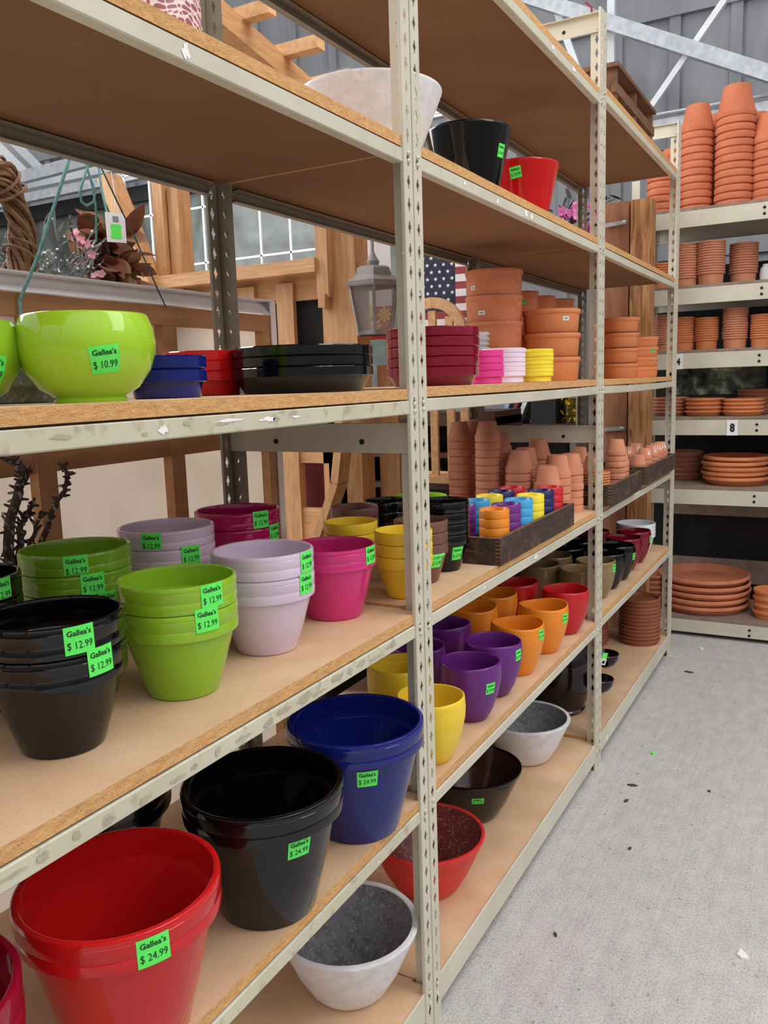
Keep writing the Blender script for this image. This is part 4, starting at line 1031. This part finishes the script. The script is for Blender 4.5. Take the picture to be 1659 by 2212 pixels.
# brown frosted branches rising behind the middle shelf
FB = thing('frosted_branches', 'dark brown frosted branches rising behind the black pots', 'branches', (-.54, -.52, 0))
def branch(pts, r0, r1, knobs):
    mb = MB(); P2 = []; R2 = []
    n = len(pts)
    for i in range(n - 1):
        for t in range(5):
            q = Vector(pts[i]).lerp(Vector(pts[i + 1]), t / 5); u = (i + t / 5) / (n - 1)
            P2.append(q + Vector((rnd.uniform(-.002, .002), rnd.uniform(-.003, .003), rnd.uniform(-.002, .002)))); R2.append(r0 + (r1 - r0) * u)
    P2.append(Vector(pts[-1])); R2.append(r1); mb.tube(P2, R2, 7)
    for k in range(knobs):
        i = rnd.randrange(len(P2) // 3, len(P2)); d = Vector((rnd.uniform(-1, 1), rnd.uniform(-1, 1), rnd.uniform(-.3, 1))).normalized()
        mb.tube([P2[i], P2[i] + d * (R2[i] + rnd.uniform(.004, .012))], [.004, .002], 5)
    mb.obj('branch', TWIG, FB)
branch([(0, .02, 0), (0, -.01, .7), (0, -.042, 1.10), (0, -.040, 1.197), (0, -.012, 1.265), (0, .006, 1.292), (0, -.002, 1.312), (0, -.024, 1.322)], .012, .006, 90)
branch([(.0, .03, 0), (0, .0, .8), (0, .026, 1.13), (0, .028, 1.167), (0, .060, 1.22), (0, .094, 1.262), (0, .104, 1.276), (0, .098, 1.293), (0, .082, 1.308)], .009, .0018, 40)
branch([(.005, .01, 0), (.005, -.03, .8), (0, -.026, 1.142), (0, -.009, 1.207), (0, .016, 1.237)], .010, .004, 60)
branch([(0, .02, 0), (0, -.01, .9), (0, .0, 1.16), (0, .026, 1.21), (0, .038, 1.217)], .006, .003, 30)
branch([(0, -.04, 0), (0, -.07, 1.0), (0, -.085, 1.18), (0, -.075, 1.25)], .010, .004, 60)
# ------------------------------------------------------------------ cedar garden arbor behind
AR = thing('garden_arbor', 'cedar garden arbor with bench panel and slatted roof behind the shelves', 'arbor', (0, 0, 0))
def part(name, fn, mat=WOOD, label=None):
    mb = MB(); fn(mb); return mb.obj(name, mat, AR, smooth=False, label=label)
YA = 1.0
part('post', lambda m: m.box(-.862, -.725, YA, YA + .09, 0, 2.35))
part('bracket', lambda m: (m.box(-.862, -.815, YA - .03, YA, 1.735, 2.1), m.bar((-.84, YA - .02, 1.70), (-.838, YA - .02, 1.745), .04, .028)))
part('post', lambda m: m.box(-1.615, -1.565, YA, YA + .09, 0, 2.25)); part('post', lambda m: m.box(-1.558, -1.505, YA + .02, YA + .09, 0, 2.2))
part('diagonal_brace', lambda m: m.bar((-1.80, YA - .03, 2.26), (-1.60, YA - .03, 1.80), .05, .085, up=(0, 1, 0)))
part('top_rail', lambda m: m.box(-1.60, -.862, YA - .04, YA + .06, 1.822, 1.868), WOOD_H)
part('upper_panel', lambda m: m.box(-1.56, -.862, YA + .03, YA + .05, 1.738, 1.822), WOOD_H)
for x0, x1 in ((-1.54, -1.42), (-1.38, -1.27), (-1.26, -1.163), (-1.064, -.992)):
    part('slat', lambda m: m.box(x0, x1, YA + .01, YA + .03, .9, 1.80))
part('lower_rail', lambda m: m.box(-1.56, -.862, YA, YA + .05, 1.53, 1.58), WOOD_H)
part('dark_panel', lambda m: m.box(-1.56, -.862, YA + .055, YA + .06, 1.56, 1.76), BLACK, 'black panel')
part('slat', lambda m: m.box(-1.055, -.985, YA - .01, YA + .03, 0, 1.55))
part('lower_panel', lambda m: m.box(-.985, -.86, YA, YA + .02, 1.16, 1.30), WOOD_H)
part('lower_panel', lambda m: m.box(-.985, -.80, YA, YA + .02, .86, .995), WOOD_H)
part('slat', lambda m: (m.box(-.885, -.79, YA, YA + .03, .86, 1.5),)); part('slat', lambda m: m.box(-.72, -.64, YA + .12, YA + .15, 0, 1.5)); part('slat', lambda m: m.box(-.635, -.56, YA + .14, YA + .17, 0, 1.5))
def arch(m):
    pts = [(-.93, YA - .05, .80), (-.85, YA - .05, .96), (-.79, YA - .05, 1.10), (-.765, YA - .05, 1.25), (-.76, YA - .05, 1.42)]
    for a, c in zip(pts, pts[1:]): m.bar(a, c, .03, .07, up=(0, 1, 0)); 
part('curved_brace', arch)
def rf(m): m.bar((-.775, -.1, 2.518), (-.775, 1.09, 2.298), .05, .062)
part('rafter', rf, WOOD_H)
for (y, z, xe) in ((.30, 2.475, -.68), (.50, 2.436, -.662), (.69, 2.400, -.629), (.88, 2.365, -.64)):
    part('purlin', lambda m: m.box(-1.3, xe, y - .018, y + .018, z, z + .036), WOOD_L)
mb = MB(); mb.box(-1.12, -.85, 1.12, 1.13, 0, 1.25); tag(mb.obj('red_panel', noise_mat('panel_red', (104, 8, 14), (124, 14, 20), scale=20, rough=.5), None, smooth=False), 'dark red panel visible through the cedar frame', 'panel')
# wire grid, dark window behind it
tr = MB()
for i in range(12): tr.bar((-2.95 + i * .19, 2.2, 0 if i in (0, 11) else 1.70), (-2.95 + i * .19, 2.2, 2.75), .010, .010)
for z in (1.90, 2.125, 2.42, 2.66): tr.bar((-2.97, 2.2, z), (-.85, 2.2, z), .010, .010)
tag(tr.obj('wire_grid', WHITE_STEEL, None, smooth=False), 'white wire grid panel behind the cedar arbor', 'grid panel')
PLAST = noise_mat('grey_plastic_sheet', (40, 46, 43), (104, 112, 106), scale=3, rough=.35, distort=1.5)
mb = MB(); mb.box(-6.4, -1.45, 2.9, 2.92, 1.5, 2.72); w2 = tag(mb.obj('window_2', PLAST, None, smooth=False), kind='structure')
mb = MB(); mb.box(-6.4, -1.45, 2.86, 2.9, 2.70, 2.80); mb.obj('window_frame', BLACK, w2, smooth=False)
mb = MB(); mb.bar((-6.4, 2.8, 2.83), (-1.2, 2.8, 2.86), .05, .06); mb.bar((-6.4, 2.84, 2.96), (-1.4, 2.84, 3.08), .05, .08); tag(mb.obj('trim_1', GALV, None, smooth=False), kind='structure')
mb = MB(); mb.box(-.03, .03, -.025, .025, -.03, .03); mb.lathe([(0, 0), (.012, 0), (.012, .004), (0, .004)], 12, c=(0, 0, .03))
sp_ = mb.obj('hanging_sensor_box', LABEL_W, None, (-1.80, 2.6, 2.50), smooth=False); sp_.rotation_euler = (.2, .3, .3); tag(sp_, 'small white box fixed high behind the arbor', 'box')
# lantern
LN = thing('hanging_lantern', 'grey metal lantern with hazy glass hanging behind maroon pans', 'lantern', (-.655, 1.0, 1.60))
GREYM = noise_mat('lantern_grey', (118, 112, 108), (146, 140, 136), scale=20, rough=.5)
mb = MB(); mb.lathe([(.098, .155), (.10, .16), (.10, .172), (.07, .19), (.062, .215), (.05, .222), (0, .226)], 6, c=(0, 0, 0)); mb.obj('hood', GREYM, LN, angle=.2)
mb = MB(); mb.lathe([(0, .22), (.018, .225), (.022, .24), (.012, .255), (.006, .27), (0, .275)], 12); mb.tube([(0, 0, .27), (0, 0, .75)], .006, 6); mb.obj('finial', GREYM, LN)
mb = MB()
for k in range(6):
    a = PI / 3 * k; mb.bar((.09 * math.cos(a), .09 * math.sin(a), .16), (.062 * math.cos(a), .062 * math.sin(a), .0), .009, .009)
mb.lathe([(.06, -.002), (.066, 0), (.066, .012), (.06, .014), (0, .014), (0, -.002)], 6); mb.obj('cage', GREYM, LN, smooth=False)
mb = MB(); mb.lathe([(.060, .012), (.086, .158)], 6); mb.obj('glass', GLASS, LN, angle=.2)
# narrow garden banner behind the lantern
GB = thing('hanging_banner', 'narrow white banner with red and yellow flowers left of the lantern', 'banner', (-.80, 1.28, 1.62), .1)
mb = MB(); mb.box(-.05, .06, -.001, .001, .10, .46); mb.obj('cloth', LABEL_W, GB, smooth=False)
mb = MB(); mb.box(-.05, .06, -.0012, .001, -.02, .10); mb.obj('lower_cloth', noise_mat('banner_red', (176, 36, 34), (200, 50, 44), scale=20, rough=.8), GB, smooth=False)
mb = MB()
for (cx, cz) in ((-.01, .03), (.03, .07), (-.03, .085)):
    for q in range(8):
        a = q * PI / 4; mb.add([(cx, -.002, cz), (cx + .022 * math.cos(a - .3), -.002, cz + .022 * math.sin(a - .3)), (cx + .03 * math.cos(a), -.002, cz + .03 * math.sin(a)), (cx + .022 * math.cos(a + .3), -.002, cz + .022 * math.sin(a + .3))], [(0, 1, 2, 3)])
mb.obj('printed_flowers', G['lemon_satin'], GB, smooth=False)
# flag
FLG = thing('hanging_flag', 'dark blue flag with white stars hanging behind the terracotta stacks', 'flag', (-.80, 1.8, 1.70), .15)
NAVYC = noise_mat('flag_blue', (40, 42, 60), (54, 56, 76), scale=20, rough=.9); FW = noise_mat('flag_white', (224, 220, 222), (236, 232, 232), scale=20, rough=.9); FRD = noise_mat('flag_red', (140, 60, 60), (160, 76, 74), scale=20, rough=.9)
mb = MB(); mb.box(-.16, .085, -.001, .001, .03, .30); 
for j in range(9):
    for i in range(7):
        cx = -.145 + i * .036 + (.018 if j % 2 else 0); cz = .05 + j * .029
        if cx > .078: continue
        vs = []
        for q in range(10):
            a = PI / 2 + q * PI / 5; r = .0095 if q % 2 == 0 else .004
            vs.append((cx + r * math.cos(a), -.0018, cz + r * math.sin(a)))
        mb.add(vs, [tuple(range(10))], 1)
mb.obj('star_field', [NAVYC, FW], FLG, smooth=False)
mb = MB()
for j in range(9): mb.box(.085, .30, -.001, .001, .03 + j * .03, .06 + j * .03, j % 2)
for j in range(7): mb.box(-.16, .30, -.001, .001, .03 - (j + 1) * .03, .03 - j * .03, (j + 1) % 2)
mb.obj('stripes', [FW, FRD], FLG, smooth=False)
# arched wooden chair back
CH = thing('wooden_chair', 'light wood chair with arched slatted back behind maroon pans', 'chair', (-.735, 1.62, 0))
def cp(name, fn, mat=WOOD_L):
    mb = MB(); fn(mb); mb.obj(name, mat, CH, smooth=False)
def archtop(m):
    n = 14
    for k in range(n):
        a0 = PI * k / n; a1 = PI * (k + 1) / n
        vs = []
        for a in (a0, a1):
            for r in (.125, .165):
                for y in (-.014, .014): vs.append((r * math.cos(a) * .95, y, 1.60 + r * 1.05 * math.sin(a)))
        m.add(vs, [(0, 1, 3, 2), (4, 6, 7, 5), (0, 4, 5, 1), (2, 3, 7, 6), (0, 2, 6, 4), (1, 5, 7, 3)])
cp('crest', archtop)
for x in (-.075, 0, .075): cp('slat', lambda m: m.box(x - .016, x + .016, -.008, .008, 1.05, 1.60 + .12 * math.cos(x * 9)))
for x in (-.14, .14): cp('leg', lambda m: m.box(x - .018, x + .018, -.016, .016, 0, 1.60))
cp('seat', lambda m: m.box(-.17, .17, -.016, .17, 1.02, 1.05))
# dark cabinet with trinkets
CB = thing('dark_wood_cabinet', 'dark brown wooden display cabinet behind the clay pot stacks', 'cabinet', (-.86, 1.98, 0))
def cb(name, *a, mat=DARKWOOD): mb = MB(); mb.box(*a); mb.obj(name, mat, CB, smooth=False)
cb('back_panel', -.42, .30, .17, .18, 0, 1.28); cb('side_panel', -.43, -.40, -.15, .18, 0, 1.28); cb('side_panel', .28, .31, -.15, .18, 0, 1.28)
for z in (1.305, 1.125, .985): cb('shelf', -.43, .31, -.16, .17, z - (.06 if z > 1.2 else .02), z)
for x in (-.20, -.045, .12): cb('divider', x - .02, x + .02, -.15, -.12, .2, 1.25)
for (x, z, c, s, n) in ((-.010, 1.125, (176, 30, 36), .04, 'red figurine on the dark cabinet shelf'), (.015, .985, (206, 196, 120), .07, 'pale yellow candle on the lower cabinet shelf'), (-.015, .985, (168, 80, 56), .06, 'orange ornament on the lower cabinet shelf')):
    mb = MB(); mb.lathe([(0, 0), (.014, 0), (.017, .01), (.012, s * .4), (.015, s * .6), (.006, s * .9), (0, s)], 14)
    tag(mb.obj('figurine', noise_mat(n[:8], vary(c, .9), c, scale=20, rough=.4), None, (-.86 + x, 1.90, z)), n, 'ornament')
for (x, c, n) in ((-.02, (180, 40, 44), 'red trinket box on top of the dark cabinet'), (.10, (140, 170, 150), 'pale green trinket box on top of the dark cabinet'), (.20, (150, 170, 214), 'blue white trinket box on top of the dark cabinet')):
    mb = MB(); mb.box(-.026, .026, -.02, .02, 0, .035); mb.box(-.028, .028, -.022, .022, .035, .045)
    tag(mb.obj('trinket_box', noise_mat(n[:6] + 'bx', vary(c, .85), c, scale=30, rough=.4), None, (-.86 + x, 1.90, 1.305), smooth=False), n, 'box')
# framed boards, black boxes, tinsel on a low counter behind the third bay
ctr = thing('counter', 'dark counter behind the third bay carrying black boxes', 'counter', (0, 0, 0))
mb = MB(); mb.box(-1.35, -.47, 3.0, 3.26, 1.150, 1.185); mb.obj('counter_top', DARKWOOD, ctr, smooth=False)
for x in (-1.31, -.51):
    mb = MB(); mb.box(x - .03, x + .03, 3.02, 3.24, 0, 1.150); mb.obj('leg', DARKWOOD, ctr, smooth=False)
for (x, tilt, c, n) in ((-.972, .22, (140, 190, 214), 'pale blue painted board leaning behind the shelf'), (-.895, .42, (214, 224, 214), 'white edged board leaning right of the blue one'), (-.935, .36, (110, 36, 40), 'dark red board leaning between two pale boards')):
    mb = MB(); mb.box(-.012, .012, -.10, .10, 0, .26); o = mb.obj('painted_board', noise_mat(n[:9], vary(c, .8), c, scale=24, rough=.6), None, (x, 3.13, 1.186), smooth=False)
    o.rotation_euler = (0, tilt, 0); tag(o, n, 'board')
mb = MB(); mb.box(-.072, .072, -.1, .1, 0, .20); mb.box(-.076, .076, -.105, .105, .20, .22); tag(mb.obj('storage_box', BLACK, None, (-.735, 3.13, 1.185), smooth=False), 'black box left of the gold tinsel', 'box')
mb = MB(); mb.box(-.028, .028, -.1, .1, 0, .17); mb.box(-.03, .03, -.105, .105, .17, .19); tag(mb.obj('storage_box', noise_mat('charcoal', (40, 44, 50), (54, 58, 66), scale=10), None, (-.505, 3.13, 1.185), smooth=False), 'charcoal box right of the gold tinsel', 'box')
GOLD = noise_mat('gold_tinsel', (206, 176, 20), (250, 226, 90), scale=40, rough=.25, metal=.6)
mb = MB(); rnd = random.Random(9)
for k in range(220):
    p = Vector((rnd.gauss(0, .026), rnd.gauss(0, .04), rnd.uniform(0, .22))); d = Vector((rnd.uniform(-1, 1), rnd.uniform(-1, 1), rnd.uniform(-1, 1)))
    leaf(mb, p, d, .035, .008, .3, rnd, 0, 2)
tag(mb.obj('gold_tinsel', GOLD, None, (-.605, 3.13, 1.185), angle=1.5), 'heap of shiny gold tinsel between two dark boxes', 'tinsel', kind='stuff')
# pink flowers near the second back post
PF2 = thing('hanging_flower_bunch', 'bright pink artificial flowers behind the high shelf', 'flowers', (-.575, 3.13, 2.15))
PK = noise_mat('flower_pink', (214, 96, 170), (240, 150, 204), scale=24, rough=.6); DK = noise_mat('foliage_dark', (44, 40, 40), (74, 70, 66), scale=30, rough=.8)
mb = MB(); rnd = random.Random(21)
for k in range(46): flower(mb, (rnd.uniform(-.10, .13), rnd.uniform(-.05, .03), rnd.uniform(.04, .20)), rnd.uniform(.02, .035), rnd)
mb.obj('petals', PK, PF2, angle=1.2)
mb = MB()
for k in range(90): leaf(mb, (rnd.uniform(-.22, .18), rnd.uniform(.0, .06), rnd.uniform(-.12, .26)), (rnd.uniform(-1, 1), rnd.uniform(-.4, .4), rnd.uniform(-.6, 1)), .07, .012, .2, rnd, 0, 3)
mb.obj('foliage', DK, PF2, angle=1.2)
# pale translucent roof far left
m, nt, bb = node_mat('roof_sheet'); bb.inputs['Base Color'].default_value = (*lin((226, 232, 236)), 1); setc(bb, rough=.5)
nz = nt.nodes.new('ShaderNodeTexNoise'); nz.inputs['Scale'].default_value = 1.2; nz.inputs['Detail'].default_value = 6
cr = nt.nodes.new('ShaderNodeValToRGB'); cr.color_ramp.elements[0].position = .35; cr.color_ramp.elements[0].color = (*lin((232, 235, 238)), 1); cr.color_ramp.elements[1].position = .6; cr.color_ramp.elements[1].color = (1, 1, 1, 1)
nt.links.new(nz.outputs['Fac'], cr.inputs['Fac']); nt.links.new(cr.outputs['Color'], bb.inputs['Base Color'])
mix = nt.nodes.new('ShaderNodeMixShader'); mix.inputs[0].default_value = .85
trn = nt.nodes.new('ShaderNodeBsdfTranslucent'); nt.links.new(cr.outputs['Color'], trn.inputs['Color'])
nt.links.new(bb.outputs[0], mix.inputs[1]); nt.links.new(trn.outputs[0], mix.inputs[2]); nt.links.new(mix.outputs[0], nt.nodes['Material Output'].inputs['Surface'])
ROOF = m
mb = MB(); mb.add([(-9, 3.4, 3.20), (-5.0, 3.4, 3.20), (-5.0, .4, 5.2), (-9, .4, 5.2)], [(0, 1, 2, 3)]); cl = tag(mb.obj('ceiling', ROOF, None, smooth=False), kind='structure')
mb = MB(); mb.bar((-9, 3.38, 3.14), (-1.0, 3.38, 3.14), .08, .10); mb.bar((-6.1, 3.4, 3.16), (-6.1, .4, 5.16), .07, .08); mb.bar((-5.0, 3.4, 3.16), (-5.0, .4, 5.16), .07, .08); mb.obj('roof_frame', WHITE_STEEL, cl, smooth=False)

# ------------------------------------------------------------------ litter on the floor
def litter(name, label, x, y, pts, mat, h=.004, cat='litter'):
    mb = MB(); n = len(pts)
    vs = [(px, py, .0006) for px, py in pts] + [(px * .96, py * .96, h + .0015 * math.sin(i * 2.1)) for i, (px, py) in enumerate(pts)]
    fs = [tuple(range(n - 1, -1, -1)), tuple(range(n, 2 * n))] + [(i, (i + 1) % n, n + (i + 1) % n, n + i) for i in range(n)]
    mb.add(vs, fs); o = mb.obj(name, mat, None, (x, y, 0), smooth=False); o.rotation_euler = (0, 0, random.uniform(0, 6)); tag(o, label, cat)
HUSK = noise_mat('husk', (52, 44, 40), (84, 72, 64), scale=40)
LITTER = [
    ('paper_scrap', 'torn white paper scrap on the concrete near the right edge', .589, .548, .016, 'w'), ('leaf_bit', 'small curled dark leaf bit on the concrete near the second post', .146, 1.326, .011, 'h'),
    ('pebble', 'dark round pebble on the concrete below the leaf bit', .152, 1.204, .008, 'h'), ('paper_scrap', 'tiny green sticker scrap on the concrete near the second post', .16, 1.617, .009, 'g'),
    ('pebble', 'dark pebble on the open concrete toward the right', .394, 1.394, .006, 'h'), ('leaf_bit', 'curved dark twig bit on the concrete before the far rack', .136, 2.60, .014, 'h'),
    ('paper_scrap', 'small white scrap under the far rack front edge', .136, 2.99, .013, 'w'), ('pebble', 'dark speck on the concrete nearest the camera', .15, .422, .006, 'h'), ('leaf_bit', 'small brown husk midway along the aisle concrete', .23, .913, .006, 'h')]
for nm, lb, x, y, s, mt in LITTER:
    k = 7; pts = [(s * (1 + .35 * math.sin(3.1 * i + x * 9)) * math.cos(2 * PI * i / k) * 1.3, s * (1 + .3 * math.cos(2.3 * i)) * math.sin(2 * PI * i / k) * .75) for i in range(k)]
    litter(nm, lb, x, y, pts, {'w': LABEL_W, 'h': HUSK, 'g': STICK}[mt], .006 if nm == 'paper_scrap' else .004)

# ------------------------------------------------------------------ light
w = bpy.data.worlds.new('world'); scene.world = w; w.use_nodes = True
nt = w.node_tree; bg = nt.nodes['Background']; tc = nt.nodes.new('ShaderNodeTexCoord'); sx = nt.nodes.new('ShaderNodeSeparateXYZ')
nt.links.new(tc.outputs['Generated'], sx.inputs['Vector'])
cr = nt.nodes.new('ShaderNodeValToRGB'); e = cr.color_ramp.elements
e[0].position = .42; e[0].color = (.17, .16, .15, 1); e[1].position = .80; e[1].color = (1.12, 1.13, 1.15, 1)
x = e.new(.52); x.color = (.26, .26, .26, 1)
mr = nt.nodes.new('ShaderNodeMapRange'); mr.inputs['From Min'].default_value = -1; mr.inputs['From Max'].default_value = 1
nt.links.new(sx.outputs['Z'], mr.inputs['Value']); nt.links.new(mr.outputs['Result'], cr.inputs['Fac']); nt.links.new(cr.outputs['Color'], bg.inputs['Color'])
bg.inputs['Strength'].default_value = 1.25
def area(name, loc, target, sx_, sy_, power, col=(1, 1, 1)):
    l = bpy.data.lights.new(name, 'AREA'); l.shape = 'RECTANGLE'; l.size = sx_; l.size_y = sy_; l.energy = power; l.color = col
    o = bpy.data.objects.new(name, l); link(o); o.location = loc
    o.rotation_euler = (Vector(target) - Vector(loc)).to_track_quat('-Z', 'Y').to_euler()
    return o
area('skylight_aisle', (1.9, .4, 3.9), (-.2, .6, .7), 1.4, 4.0, 72, (1, .985, .96))
area('canvas_backlight', (-3.6, .3, 3.4), (-.7, .3, 1.3), 2.0, 3.0, 190, (1, 1, 1))  # added lamp that backlights the canvas from behind the shelves
scene.view_settings.view_transform = 'Standard'
scene.view_settings.look = 'None'
scene.view_settings.exposure = 0.0
scene.view_settings.gamma = 1.0
